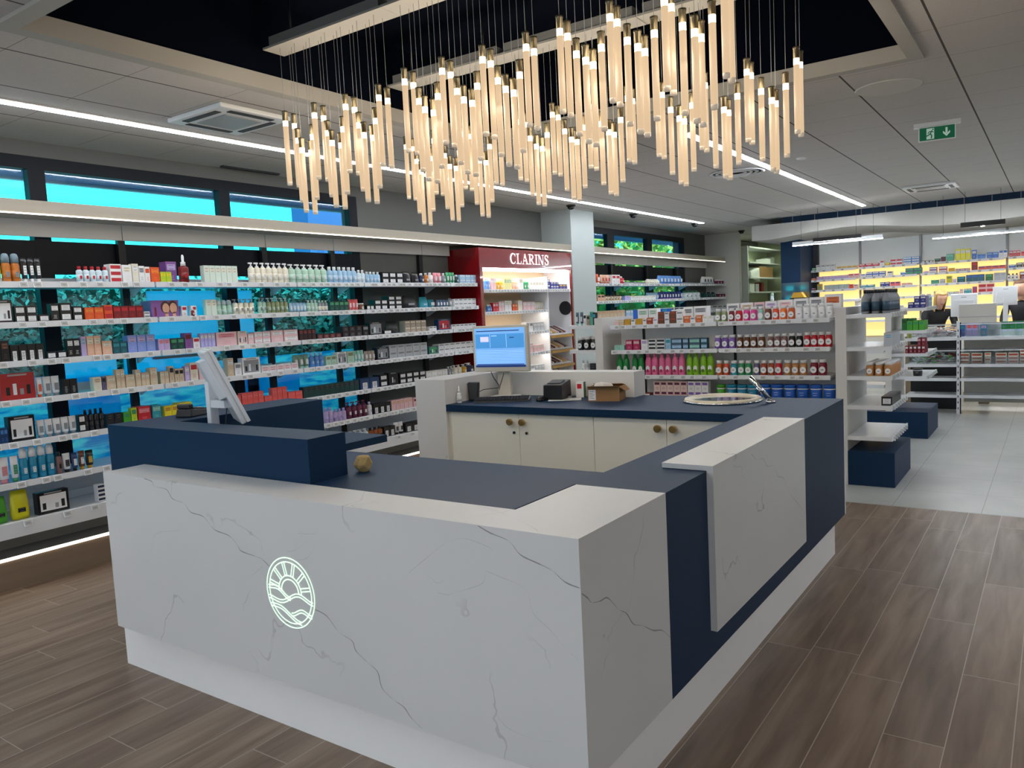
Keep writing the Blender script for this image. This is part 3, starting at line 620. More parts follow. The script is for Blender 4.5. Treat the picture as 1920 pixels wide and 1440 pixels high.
 ('W3', 'carton', 6.072, 6.409, 4, 2, 0.062, 'taupe/ivory', 'taupe stacked carton'),
 ('W3', 'carton', 6.452, 6.577, 2, 1, 0.05, 'white/grey', 'small white carton'),
 ('W3', 'kit', 6.604, 6.816, 1, 1, 0.12, 'dblue/redc', 'dark blue gift box'),
 ('W3', 'carton', 6.835, 7.288, 6, 1, 0.055, 'white/grey', 'little white carton'),
 ('W4', 'kit', 2.232, 2.451, 1, 1, 0.175, 'redk/grey', 'large red gift box'),
 ('W4', 'labtube', 2.458, 2.498, 1, 1, 0.135, 'white/orange', 'white orange-topped tube'),
 ('W4', 'labtube', 2.502, 2.612, 2, 1, 0.135, 'white/grey', 'white grey-topped tube'),
 ('W4', 'labbox', 2.615, 2.719, 2, 1, 0.105, 'black/ink', 'black star-printed carton'),
 ('W4', 'carton', 2.829, 2.886, 1, 1, 0.1, 'ivory/beige', 'cream carton'),
 ('W4', 'carton', 2.889, 2.916, 1, 1, 0.1, 'violetg/ink', 'dusky violet carton'),
 ('W4', 'carton', 2.92, 2.99, 1, 1, 0.1, 'beige/ivory', 'wide beige carton'),
 ('W4', 'carton', 2.994, 3.057, 2, 1, 0.14, 'beige/ivory', 'tall beige carton'),
 ('W4', 'carton', 3.061, 3.134, 1, 1, 0.095, 'beige/ivory', 'squarish beige carton'),
 ('W4', 'carton', 3.138, 3.179, 1, 1, 0.125, 'beige/ivory', 'taller cream carton'),
 ('W4', 'carton', 3.183, 3.246, 2, 1, 0.1, 'beige/ivory', 'narrow beige carton'),
 ('W4', 'carton', 3.25, 3.31, 1, 1, 0.13, 'beige/ivory', 'upright beige carton'),
 ('W4', 'carton', 3.331, 3.401, 2, 1, 0.095, 'beige/ivory', 'slim short beige carton'),
 ('W4', 'carton', 3.406, 3.445, 1, 1, 0.13, 'beige/ink', 'slim tall cream carton'),
 ('W4', 'carton', 3.45, 3.526, 2, 1, 0.105, 'beige/ink', 'pointed cream carton'),
 ('W4', 'carton', 3.536, 3.577, 1, 1, 0.12, 'lilac/white', 'pale clear-sided carton'),
 ('W4', 'carton', 3.581, 3.651, 1, 1, 0.14, 'ivory/redc', 'floral red-yellow carton'),
 ('W4', 'carton', 3.656, 3.742, 1, 1, 0.14, 'pinkp/ivory', 'white-rose carton'),
 ('W4', 'carton', 3.919, 3.98, 1, 1, 0.15, 'beige/white', 'beige pump carton'),
 ('W4', 'carton', 3.986, 4.053, 1, 1, 0.105, 'white/grey', 'white plain carton'),
 ('W4', 'kit', 4.058, 4.245, 1, 1, 0.14, 'white/grey', 'white three-bottle gift box'),
 ('W4', 'flat', 4.251, 4.647, 5, 1, 0.06, 'white/pinkp', 'low white carton'),
 ('W4', 'tube', 4.605, 4.788, 3, 1, 0.125, 'oliveg/palegreen', 'olive green tube'),
 ('W4', 'bottle', 4.794, 4.959, 3, 1, 0.13, 'blueb/paleblue', 'hazy blue bottle'),
 ('W4', 'carton', 4.972, 5.104, 2, 1, 0.09, 'palegreen/olive', 'pale green short carton'),
 ('W4', 'kit', 5.11, 5.233, 1, 1, 0.115, 'white/grey', 'small white pictured box'),
 ('W4', 'carton', 5.239, 5.33, 1, 1, 0.115, 'palegreen/olive', 'pale green carton'),
 ('W4', 'tube', 5.337, 5.472, 3, 1, 0.115, 'mint/white', 'mint tube'),
 ('W4', 'tube', 5.48, 5.627, 3, 1, 0.1, 'taupe/pinkp', 'rose-grey tube'),
 ('W4', 'kit', 5.634, 5.81, 1, 1, 0.125, 'black/grey', 'black picture kit'),
 ('W4', 'carton', 5.817, 6.403, 5, 2, 0.067, 'silver/grey', 'silver-grey stacked carton'),
 ('W4', 'kit', 6.42, 6.581, 1, 1, 0.085, 'dteal/green', 'dark teal pictured carton'),
 ('W4', 'carton', 6.59, 7.265, 7, 2, 0.05, 'white/grey', 'white stacked carton'),
 ('W5', 'carton', 2.162, 2.252, 4, 1, 0.1, 'dblue/blueb', 'dark blue slim carton'),
 ('W5', 'kit', 2.256, 2.424, 1, 1, 0.165, 'black/white', 'black stepped display box'),
 ('W5', 'labtube', 2.434, 2.696, 5, 1, 0.12, 'white/grey', 'white spatula tube'),
 ('W5', 'jarbox', 2.699, 2.75, 1, 2, 0.06, 'black/white', 'tiny black white-label box'),
 ('W5', 'bottle', 2.739, 2.886, 4, 1, 0.15, 'ink/black', 'black-green bottle'),
 ('W5', 'carton', 2.893, 3.011, 2, 1, 0.1, 'ink/black', 'near-black carton'),
 ('W5', 'carton', 3.019, 3.075, 1, 1, 0.095, 'greenb/green', 'leaf green carton'),
 ('W5', 'carton', 3.079, 3.124, 1, 1, 0.12, 'lime/green', 'lime-olive carton'),
 ('W5', 'carton', 3.128, 3.232, 1, 1, 0.12, 'redc/pink', 'crimson carton'),
 ('W5', 'carton', 3.241, 3.314, 1, 1, 0.12, 'teal/mint', 'sea-green carton'),
 ('W5', 'carton', 3.34, 3.459, 2, 1, 0.1, 'yellow/gold', 'yellow carton'),
 ('W5', 'carton', 3.464, 3.574, 1, 1, 0.11, 'yellow/gold', 'taller yellow carton'),
 ('W5', 'carton', 3.578, 3.658, 2, 1, 0.06, 'ivory/ink', 'short cream carton'),
 ('W5', 'carton', 3.754, 3.934, 3, 1, 0.065, 'redc/pinkc', 'red low carton'),
 ('W5', 'carton', 3.944, 4.027, 1, 1, 0.105, 'coral/pinkc', 'coral open carton'),
 ('W5', 'carton', 4.032, 4.252, 4, 1, 0.12, 'coral/pinkc', 'coral carton'),
 ('W5', 'carton', 4.258, 4.336, 2, 1, 0.07, 'coral/pinkc', 'low coral carton'),
 ('W5', 'carton', 4.341, 4.502, 3, 1, 0.13, 'coral/pinkc', 'tall coral carton'),
 ('W5', 'carton', 4.508, 4.67, 2, 1, 0.075, 'coral/pinkc', 'short coral carton'),
 ('W5', 'carton', 4.682, 5.368, 11, 1, 0.1, 'dgreen/ink', 'bottle-green carton'),
 ('W5', 'labbox', 5.382, 5.647, 2, 1, 0.105, 'dblue/white', 'blue-black labelled box'),
 ('W5', 'jarbox', 5.654, 5.769, 1, 2, 0.06, 'black/white', 'black jar box by the kit'),
 ('W5', 'kit', 5.777, 5.926, 1, 1, 0.13, 'black/ink', 'black sloped kit'),
 ('W5', 'jarbox', 5.942, 6.352, 4, 2, 0.055, 'black/white', 'black labelled jar box'),
 ('W5', 'carton', 6.361, 6.721, 4, 2, 0.045, 'white/ivory', 'glossy white low carton'),
 ('W5', 'pump', 6.74, 6.835, 2, 1, 0.11, 'grey/white', 'grey pump bottle'),
 ('W5', 'pump', 6.844, 6.999, 2, 1, 0.115, 'ivory/white', 'milk-white pump bottle'),
 ('W5', 'pump', 7.009, 7.088, 1, 1, 0.115, 'gold/white', 'golden pump bottle'),
 ('W5', 'pump', 7.108, 7.23, 1, 1, 0.12, 'navy/white', 'midnight blue pump bottle'),
 ('W6', 'labtube', 2.179, 2.249, 1, 1, 0.17, 'white/pink', 'white rose-printed tube'),
 ('W6', 'labtube', 2.252, 2.303, 1, 1, 0.17, 'white/green', 'white leaf-printed tube'),
 ('W6', 'spray', 2.306, 2.528, 4, 1, 0.215, 'aqua/white', 'aqua blue spray can'),
 ('W6', 'bottle', 2.531, 2.573, 1, 1, 0.15, 'rosew/black', 'rosewood black-capped bottle'),
 ('W6', 'labtube', 2.577, 2.63, 1, 1, 0.13, 'white/black', 'white black-dotted tube'),
 ('W6', 'tube', 2.634, 2.677, 1, 1, 0.125, 'dblue/black', 'blue-black tube'),
 ('W6', 'tube', 2.681, 2.728, 1, 1, 0.13, 'brown/gold', 'brown gold-necked tube'),
 ('W6', 'tube', 2.732, 2.788, 1, 1, 0.125, 'black/gold', 'black gold-necked tube'),
 ('W6', 'bottle', 4.915, 5.027, 2, 1, 0.14, 'lilac/lav', 'lilac bottle'),
 ('W6', 'bottle', 5.033, 5.189, 3, 1, 0.115, 'lilac/lav', 'shorter lilac bottle'),
 ('W6', 'pump', 5.196, 5.473, 4, 1, 0.155, 'plum/plum', 'plum red bottle'),
 ('W6', 'bottle', 5.481, 5.532, 1, 1, 0.13, 'white/lilac', 'white slim bottle'),
 ('W6', 'labbox', 5.54, 5.791, 3, 1, 0.1, 'black/white', 'black carton'),
 ('W6', 'carton', 5.799, 6.115, 5, 1, 0.105, 'pinkp/peach', 'rose-peach carton'),
 ('W6', 'carton', 6.131, 6.336, 3, 1, 0.09, 'pinkp/redd', 'rose short carton'),
 ('W7', 'pouch', 2.123, 2.211, 1, 1, 0.17, 'greenb/ink', 'glossy green bag'),
 ('W7', 'pouch', 2.224, 2.347, 1, 1, 0.19, 'yellowg/ink', 'glossy yellow bag'),
 ('W7', 'kit', 2.377, 2.591, 1, 1, 0.145, 'black/white', 'black window gift box'),
 ('W7', 'flat', 2.782, 2.839, 1, 4, 0.03, 'white/navy', 'white-navy flat carton'),
 ('W7', 'bottle', 4.891, 5.138, 3, 1, 0.1, 'lilac/white', 'pale lilac bottle'),
 ('W7', 'pump', 5.145, 5.465, 5, 1, 0.125, 'clear/white', 'clear white-pump bottle'),
 ('W7', 'bottle', 5.472, 5.66, 3, 1, 0.12, 'amberd/black', 'amber black-capped bottle'),
 ('W7', 'labbox', 5.667, 5.831, 2, 1, 0.1, 'black/white', 'black base carton'),
 ('W7', 'labtube', 5.839, 5.976, 2, 1, 0.12, 'white/black', 'white carton tube'),
 ('W7', 'labbox', 5.984, 6.313, 3, 1, 0.09, 'black/white', 'black mixed carton'),
 ('V1', 'tube', 10.288, 10.42, 1, 1, 0.15, 'orange/white', 'orange tall tube'),
 ('V1', 'labtube', 10.437, 10.727, 3, 1, 0.14, 'peach/redc', 'orange-white pouch'),
 ('V1', 'carton', 10.744, 11.011, 2, 1, 0.14, 'white/redc', 'white red-headed pack'),
 ('V1', 'bottle', 11.065, 11.194, 1, 1, 0.12, 'redc/white', 'small red bottle'),
 ('V1', 'bottle', 12.036, 12.504, 5, 1, 0.085, 'ivory/white', 'tiny cream bottle'),
 ('V1', 'tube', 12.548, 13.554, 7, 1, 0.15, 'blueb/blue', 'bright blue refill pack'),
 ('V1', 'labtube', 14.578, 15.182, 4, 1, 0.15, 'white/navy', 'white and navy tube'),
 ('V1', 'bottle', 15.242, 16.149, 6, 1, 0.09, 'plum/white', 'plum dotted bottle'),
 ('V2', 'carton', 10.265, 10.481, 2, 1, 0.1, 'peach/black', 'peach mixed pack'),
 ('V2', 'bottle', 10.498, 11.08, 6, 1, 0.095, 'beige/brown', 'biscuit-coloured bottle'),
 ('V2', 'carton', 11.153, 11.341, 1, 1, 0.075, 'lav/lilac', 'lavender-blue box'),
 ('V2', 'carton', 11.36, 12.309, 6, 1, 0.07, 'white/ivory', 'white wide carton'),
 ('V2', 'tube', 12.035, 12.483, 4, 1, 0.12, 'paleblue/blueb', 'ice blue pack'),
 ('V2', 'tube', 12.527, 13.508, 8, 1, 0.13, 'navyb/purple', 'navy violet pack'),
 ('V2', 'pump', 13.582, 14.392, 4, 1, 0.14, 'white/green', 'white pump bottle'),
 ('V2', 'bottle', 14.558, 15.251, 3, 1, 0.11, 'dgreen/ink', 'dark glass bottle'),
 ('V2', 'bottle', 15.311, 16.129, 5, 1, 0.09, 'plum/white', 'maroon dotted bottle'),
 ('V3', 'carton', 10.244, 11.132, 7, 1, 0.11, 'beige/peach', 'assorted beige carton'),
 ('V3', 'carton', 11.169, 12.506, 8, 1, 0.1, 'paleblue/white', 'light blue packet'),
 ('V3', 'carton', 12.617, 13.945, 6, 1, 0.1, 'white/navy', 'white navy-lined carton'),
 ('V3', 'carton', 14.024, 16.11, 7, 1, 0.09, 'silver/ink', 'silver-black carton'),
 ('C1', 'bottle', 7.515, 7.611, 2, 1, 0.145, 'blueb/white', 'blue body-care bottle'),
 ('C1', 'carton', 7.622, 7.731, 2, 1, 0.14, 'pinkp/white', 'pink-white carton'),
 ('C1', 'bottle', 7.742, 7.887, 2, 1, 0.13, 'gold/white', 'golden oil bottle'),
 ('C1', 'carton', 7.898, 8.059, 3, 1, 0.14, 'yellowp/palegreen', 'soft yellow-green carton'),
 ('C1', 'bottle', 8.07, 8.212, 2, 1, 0.14, 'peach/white', 'peach-labelled bottle'),
 ('C1', 'carton', 8.224, 8.32, 1, 1, 0.145, 'white/ivory', 'tall white carton'),
 ('C1', 'bottle', 8.333, 8.456, 2, 1, 0.13, 'green/white', 'green oil bottle'),
 ('C1', 'carton', 8.468, 8.813, 5, 1, 0.1, 'white/ivory', 'glossy white carton'),
 ('C1', 'carton', 8.84, 8.96, 1, 2, 0.065, 'navyb/white', 'royal blue stacked carton'),
 ('C1', 'carton', 8.973, 9.179, 3, 2, 0.05, 'navyb/white', 'small royal blue carton'),
 ('C1', 'carton', 9.193, 9.449, 3, 1, 0.07, 'navyb/gold', 'short royal blue carton'),
 ('C2', 'bottle', 7.534, 7.63, 2, 1, 0.09, 'blueb/white', 'tiny blue bottle'),
 ('C2', 'carton', 7.641, 7.751, 2, 1, 0.11, 'redc/pinkp', 'red-pink carton'),
 ('C2', 'carton', 7.762, 7.874, 2, 1, 0.12, 'pinkp/white', 'rose carton'),
 ('C2', 'carton', 7.886, 8.035, 2, 1, 0.13, 'white/ivory', 'white arched carton'),
 ('C2', 'carton', 8.047, 8.165, 2, 1, 0.09, 'orange/peach', 'orange-peach carton'),
 ('C2', 'carton', 8.177, 8.273, 1, 1, 0.13, 'ivory/white', 'upright ivory carton'),
 ('C2', 'carton', 8.285, 8.558, 3, 1, 0.11, 'pinkp/white', 'blush carton'),
 ('C2', 'tube', 8.57, 8.79, 5, 1, 0.1, 'ivory/beige', 'ivory slim tube'),
 ('C3', 'carton', 7.805, 8.188, 3, 1, 0.09, 'peach/white', 'apricot carton'),
 ('C3', 'carton', 8.334, 8.495, 2, 1, 0.12, 'white/grey', 'clear-white carton'),
 ('C3', 'carton', 8.508, 8.753, 3, 1, 0.11, 'silver/white', 'frosted grey carton'),
 ('C4', 'carton', 8.31, 8.471, 2, 1, 0.12, 'pinkp/white', 'pale rose carton'),
 ('C4', 'carton', 8.484, 8.729, 3, 1, 0.09, 'pinkp/ivory', 'rose-ivory carton'),
 ('C5', 'carton', 8.285, 8.498, 2, 1, 0.11, 'white/silver', 'white boxed cream'),
 ('C5', 'carton', 8.511, 8.718, 3, 1, 0.1, 'silver/white', 'silver boxed cream'),
 ('G1', 'carton', -3.772, -3.723, 1, 1, 0.06, 'pinkp/ivory', 'tiny blush box'),
 ('G1', 'carton', -3.717, -3.662, 1, 1, 0.06, 'beige/ivory', 'tiny beige box'),
 ('G1', 'carton', -3.656, -3.589, 1, 1, 0.065, 'ochre/gold', 'ochre box'),
 ('G1', 'carton', -3.583, -3.536, 1, 1, 0.06, 'white/grey', 'white box near the ochre box'),
 ('G1', 'carton', -3.53, -3.458, 1, 1, 0.065, 'ochre/gold', 'second ochre box'),
 ('G1', 'carton', -3.452, -3.411, 1, 1, 0.06, 'white/grey', 'white box near the rust box'),
 ('G1', 'carton', -3.405, -3.347, 1, 1, 0.07, 'rust/peach', 'rust red box'),
 ('G1', 'carton', -3.341, -3.289, 1, 1, 0.06, 'white/lilac', 'white lilac-lined box'),
 ('G1', 'carton', -3.284, -3.221, 1, 2, 0.062, 'brown/rust', 'brown stacked box'),
 ('G1', 'carton', -3.215, -3.164, 1, 2, 0.06, 'white/grey', 'white stacked striped box'),
 ('G1', 'carton', -3.158, -3.096, 1, 2, 0.062, 'brown/rust', 'second brown stacked box'),
 ('G1', 'carton', -3.091, -3.018, 1, 2, 0.06, 'white/grey', 'second white stacked striped box'),
 ('G1', 'carton', -3.013, -2.952, 1, 1, 0.072, 'orangeb/peach', 'burnt orange box'),
 ('G1', 'carton', -2.947, -2.892, 1, 1, 0.06, 'white/grey', 'white box amid orange boxes'),
 ('G1', 'carton', -2.887, -2.827, 1, 1, 0.074, 'orangeb/peach', 'second burnt orange box'),
 ('G1', 'carton', -2.822, -2.71, 2, 1, 0.065, 'white/ivory', 'white end box'),
 ('G1', 'jar', -2.7, -2.579, 2, 1, 0.125, 'olive/white', 'olive supplement jar'),
 ('G1', 'jar', -2.569, -2.512, 1, 1, 0.125, 'redd/white', 'dark red supplement jar'),
 ('G1', 'jar', -2.507, -2.436, 1, 1, 0.125, 'redc/white', 'red-white supplement jar'),
 ('G1', 'jar', -2.431, -2.296, 2, 1, 0.13, 'magenta/white', 'magenta supplement jar'),
 ('G1', 'jar', -2.291, -2.236, 1, 1, 0.13, 'mint/white', 'mint supplement jar'),
 ('G1', 'jar', -2.231, -2.163, 1, 1, 0.13, 'brown/white', 'rust-brown supplement jar'),
 ('G1', 'jar', -2.158, -2.095, 1, 1, 0.13, 'coralr/white', 'vermilion supplement jar'),
 ('G1', 'jar', -2.091, -2.024, 1, 1, 0.13, 'orangev/white', 'orange supplement jar'),
 ('G1', 'jar', -2.019, -1.953, 1, 1, 0.13, 'orangeb/white', 'tawny supplement jar'),
 ('G1', 'jar', -1.948, -1.624, 5, 1, 0.135, 'white/greyt', 'white supplement jar'),
 ('G0', 'carton', -3.611, -3.49, 1, 1, 0.16, 'white/palegreen', 'big white box behind the amber boxes'),
 ('G0', 'carton', -3.484, -3.388, 1, 1, 0.16, 'white/palegreen', 'white box behind the rust box'),
 ('G0', 'carton', -3.103, -3.002, 1, 1, 0.155, 'white/grey', 'white box behind the orange box'),
 ('G0', 'carton', -2.996, -2.852, 1, 1, 0.16, 'white/grey', 'wide white box behind the orange box'),
 ('G0', 'carton', -2.657, -2.53, 1, 1, 0.17, 'white/grey', 'first white upright carton behind the jars'),
 ('G0', 'carton', -2.52, -2.395, 1, 1, 0.17, 'white/beige', 'second white upright carton behind the jars'),
 ('G0', 'carton', -2.385, -2.288, 1, 1, 0.17, 'pinkp/grey', 'rosy white carton behind the jars'),
 ('G0', 'carton', -2.283, -2.173, 1, 1, 0.175, 'white/lilac', 'white striped carton behind the jars'),
 ('G0', 'carton', -2.163, -2.026, 1, 1, 0.18, 'white/pinkp', 'wide white carton behind the jars'),
 ('G0', 'carton', -2.017, -1.887, 1, 1, 0.185, 'white/grey', 'white carton behind the white jars'),
 ('G0', 'carton', -1.878, -1.756, 1, 1, 0.19, 'white/grey', 'end white carton behind the white jars'),
 ('G0', 'carton', -1.747, -1.6, 1, 1, 0.21, 'white/orangeb', 'large white orange-printed carton'),
 ('G2', 'carton', -3.783, -3.667, 2, 1, 0.055, 'mint/palegreen', 'low mint box'),
 ('G2', 'carton', -3.654, -3.576, 1, 1, 0.105, 'magd/pinkp', 'raspberry box'),
 ('G2', 'carton', -3.57, -3.492, 1, 1, 0.105, 'magd/pinkp', 'second raspberry box'),
 ('G2', 'carton', -3.48, -3.404, 1, 1, 0.105, 'white/lilac', 'white lilac-lined box'),
 ('G2', 'flat', -3.398, -3.316, 1, 3, 0.036, 'white/ink', 'thin white-black box'),
 ('G2', 'flat', -3.31, -3.218, 1, 3, 0.036, 'white/ink', 'thin white-black striped box'),
 ('G2', 'carton', -3.213, -3.156, 1, 1, 0.11, 'paleblue/teal', 'pale teal box'),
 ('G2', 'flat', -3.15, -3.038, 1, 2, 0.054, 'slate/paleblue', 'slate blue photo box'),
 ('G2', 'flat', -3.032, -2.972, 1, 2, 0.054, 'slate/paleblue', 'narrow slate box'),
 ('G2', 'flat', -2.966, -2.851, 1, 2, 0.054, 'slate/mint', 'wide slate photo box'),
 ('G2', 'flat', -2.846, -2.781, 1, 2, 0.054, 'dteal/paleblue', 'dark slate box'),
 ('G2', 'jar', -2.717, -2.504, 3, 1, 0.13, 'violet/white', 'violet round-label jar'),
 ('G2', 'jar', -2.498, -2.301, 3, 1, 0.13, 'brown/white', 'brown round-label jar'),
 ('G2', 'jar', -2.296, -2.227, 1, 1, 0.13, 'brown/white', 'hazel round-label jar'),
 ('G2', 'jar', -2.208, -2.024, 3, 1, 0.13, 'rosew/white', 'rosewood round-label jar'),
 ('G2', 'jar', -2.019, -1.887, 2, 1, 0.13, 'black/white', 'black round-label jar'),
 ('G2', 'jar', -1.883, -1.636, 4, 1, 0.135, 'redc/white', 'red round-label jar'),
 ('G3', 'wash', -3.776, -3.629, 2, 1, 0.215, 'greenm/greend', 'green wash bottle'),
 ('G3', 'wash', -3.598, -3.461, 2, 1, 0.215, 'greenm/greend', 'second pair green wash bottle'),
 ('G3', 'wash', -3.449, -3.308, 2, 1, 0.22, 'pinkb/magd', 'pink wash bottle'),
 ('G3', 'wash', -3.302, -3.165, 2, 1, 0.22, 'pinkb/magd', 'middle pink wash bottle'),
 ('G3', 'wash', -3.159, -3.019, 2, 1, 0.22, 'pinkb/magd', 'last pink wash bottle'),
 ('G3', 'wash', -3.007, -2.876, 2, 1, 0.225, 'limeb/limed', 'lime wash bottle'),
 ('G3', 'wash', -2.865, -2.725, 2, 1, 0.225, 'limeb/limed', 'second pair lime wash bottle'),
 ('G3', 'jar', -2.709, -2.64, 1, 1, 0.14, 'orangeb/rust', 'orange-brown jar'),
 ('G3', 'jar', -2.635, -2.572, 1, 1, 0.14, 'coralr/rust', 'salmon jar'),
 ('G3', 'jar', -2.567, -2.495, 1, 1, 0.14, 'teal/dteal', 'teal jar'),
 ('G3', 'jar', -2.49, -2.357, 2, 1, 0.14, 'green/greend', 'green jar'),
 ('G3', 'jar', -2.342, -2.282, 1, 1, 0.14, 'violetg/ink', 'dark violet jar'),
 ('G3', 'jar', -2.277, -2.213, 1, 1, 0.14, 'rust/brown', 'copper jar'),
 ('G3', 'jar', -2.208, -2.149, 1, 1, 0.14, 'rust/redd', 'brick jar'),
 ('G3', 'jar', -2.145, -2.077, 1, 1, 0.14, 'redc/redd', 'deep red jar'),
 ('G3', 'jar', -2.067, -1.854, 3, 1, 0.14, 'tan/brown', 'tan jar'),
 ('G3', 'jar', -1.836, -1.685, 2, 1, 0.145, 'maroon/pinkp', 'maroon labelled jar'),
 ('G4', 'carton', -3.471, -3.394, 1, 1, 0.07, 'redd/white', 'dark red low box'),
 ('G4', 'carton', -3.353, -2.999, 5, 2, 0.095, 'pinkw/plum', 'cream snack-printed box'),
 ('G4', 'carton', -2.994, -2.78, 3, 2, 0.095, 'white/violet', 'white violet-printed box'),
 ('G4', 'tub', -2.716, -2.621, 1, 1, 0.16, 'greenb/white', 'green lidded tub'),
 ('G4', 'tub', -2.616, -2.313, 3, 1, 0.16, 'aqua/white', 'turquoise lidded tub'),
 ('G4', 'tub', -2.308, -1.616, 6, 1, 0.165, 'blue/white', 'blue lidded tub'),
 ('H1', 'carton', -3.956, -3.812, 2, 1, 0.08, 'paleblue/green', 'pale medicine box'),
 ('H1', 'carton', -3.783, -3.706, 1, 1, 0.05, 'green/white', 'green medicine box'),
 ('H1', 'carton', -3.706, -3.368, 4, 1, 0.1, 'white/greyt', 'white medicine box'),
 ('H1', 'flat', -3.349, -2.984, 4, 1, 0.05, 'ivory/gold', 'low cream medicine box'),
 ('H1', 'carton', -2.966, -2.629, 3, 1, 0.06, 'redc/white', 'pink-red medicine box'),
 ('H1', 'carton', -2.612, -2.542, 1, 1, 0.1, 'white/redc', 'tall white-red medicine box'),
 ('H1', 'carton', -2.533, -2.456, 1, 1, 0.05, 'gold/yellow', 'small gold medicine box'),
 ('H1', 'flat', -2.447, -2.25, 2, 2, 0.055, 'white/redc', 'white-red stacked medicine box'),
 ('H1', 'flat', -2.233, -1.982, 2, 3, 0.042, 'blueb/white', 'light blue stacked medicine box'),
 ('H1', 'jarbox', -1.957, -1.769, 3, 1, 0.04, 'black/white', 'low black-white medicine box'),
 ('H1', 'carton', -1.752, -1.663, 1, 1, 0.06, 'ink/green', 'dark medicine box'),
 ('H1', 'carton', -1.655, -1.583, 1, 1, 0.085, 'plum/ink', 'plum medicine box'),
 ('H1', 'carton', -1.575, -1.463, 1, 1, 0.125, 'mintd/mint', 'mint green medicine box'),
 ('H1', 'carton', -1.439, -1.212, 3, 1, 0.19, 'yellowb/white', 'tall yellow medicine box'),
 ('H1', 'carton', -1.197, -1.127, 1, 1, 0.16, 'blue/white', 'blue-white medicine pack'),
 ('H1', 'carton', -1.119, -0.997, 2, 1, 0.08, 'blueb/blue', 'blue striped medicine pack'),
 ('H1', 'carton', -0.982, -0.815, 2, 1, 0.1, 'blue/paleblue', 'blue slanted medicine pack'),
 ('H1', 'carton', -0.808, -0.689, 2, 1, 0.13, 'white/blue', 'white heart-printed pack'),
 ('H1', 'carton', -0.666, -0.512, 3, 1, 0.1, 'redc/white', 'red round-printed pack'),
 ('H1', 'carton', -0.505, -0.389, 1, 1, 0.075, 'pinkc/redc', 'pink medicine pack'),
 ('H2', 'carton', -3.94, -3.709, 3, 1, 0.04, 'orange/peach', 'orange low medicine box'),
 ('H2', 'carton', -3.7, -3.149, 5, 1, 0.065, 'lilac/pinkp', 'rose-lilac medicine box'),
 ('H2', 'carton', -3.149, -2.95, 2, 1, 0.08, 'pinkp/redc', 'blush medicine box'),
 ('H2', 'carton', -2.941, -2.851, 1, 1, 0.06, 'white/blue', 'white small medicine box'),
 ('H2', 'flat', -2.843, -2.526, 3, 2, 0.045, 'blue/white', 'blue-white stacked medicine box'),
 ('H2', 'carton', -2.5, -2.405, 1, 1, 0.08, 'white/black', 'white black-square box'),
 ('H2', 'carton', -2.285, -2.184, 1, 1, 0.05, 'blue/white', 'blue low medicine box'),
 ('H2', 'flat', -2.209, -1.941, 2, 2, 0.055, 'slate/green', 'slate stacked medicine box'),
 ('H2', 'carton', -1.925, -1.843, 2, 1, 0.04, 'lilac/white', 'lilac low medicine box'),
 ('H2', 'flat', -1.834, -1.712, 1, 2, 0.05, 'purple/white', 'purple stacked medicine box'),
 ('H2', 'flat', -1.688, -1.559, 1, 2, 0.05, 'magd/white', 'magenta stacked medicine box'),
 ('H2', 'carton', -1.543, -1.447, 1, 1, 0.065, 'gold/ochre', 'gold medicine box'),
 ('H2', 'flat', -1.439, -1.22, 3, 1, 0.045, 'plum/pinkp', 'plum-pink medicine box'),
 ('H2', 'carton', -1.204, -1.111, 1, 1, 0.14, 'redd/redc', 'tall red medicine box'),
 ('H2', 'carton', -1.104, -0.71, 4, 1, 0.06, 'coralr/navyb', 'red-navy medicine box'),
 ('H2', 'carton', -0.673, -0.57, 1, 1, 0.055, 'blue/white', 'azure medicine box'),
 ('H2', 'carton', -0.57, -0.387, 2, 1, 0.08, 'ink/white', 'black medicine box'),
 ('H3', 'carton', -3.885, -3.731, 2, 1, 0.05, 'plum/lilac', 'low plum medicine box'),
 ('H3', 'carton', -3.693, -3.607, 1, 1, 0.12, 'olive/gold', 'olive upright medicine box'),
 ('H3', 'carton', -3.57, -3.133, 5, 1, 0.09, 'greyt/palegreen', 'grey-green medicine box'),
 ('H3', 'carton', -3.133, -3.06, 1, 1, 0.08, 'orange/redc', 'orange medicine box'),
 ('H3', 'carton', -3.06, -2.979, 1, 1, 0.075, 'pinkp/grey', 'blush-grey medicine box'),
 ('H3', 'carton', -2.952, -2.703, 2, 1, 0.055, 'teal/white', 'teal-white medicine box'),
 ('H3', 'carton', -2.615, -2.458, 2, 1, 0.085, 'navyb/white', 'navy medicine box'),
 ('H3', 'carton', -2.449, -2.287, 2, 1, 0.08, 'pinkc/navyb', 'pink-navy medicine box'),
 ('H3', 'carton', -2.269, -2.1, 2, 1, 0.05, 'pinkp/gold', 'pink-gold medicine box'),
 ('H3', 'carton', -1.81, -1.68, 2, 1, 0.07, 'mintd/green', 'soft green medicine box'),
 ('H3', 'carton', -1.672, -1.591, 1, 1, 0.08, 'greyt/white', 'grey medicine box'),
 ('H3', 'carton', -1.575, -1.487, 1, 1, 0.125, 'yellowg/olive', 'mustard medicine box'),
 ('H3', 'carton', -1.479, -1.424, 1, 1, 0.07, 'lilac/white', 'lilac-grey medicine box'),
 ('H3', 'carton', -1.416, -1.29, 1, 1, 0.1, 'dteal/teal', 'deep teal medicine box'),
 ('H3', 'carton', -1.282, -1.011, 3, 1, 0.12, 'dteal/blue', 'blue-teal medicine box'),
 ('H3', 'carton', -1.003, -0.889, 1, 1, 0.115, 'greend/green', 'forest green medicine box'),
 ('H3', 'carton', -0.882, -0.702, 2, 1, 0.13, 'silver/greyt', 'pale grey medicine box'),
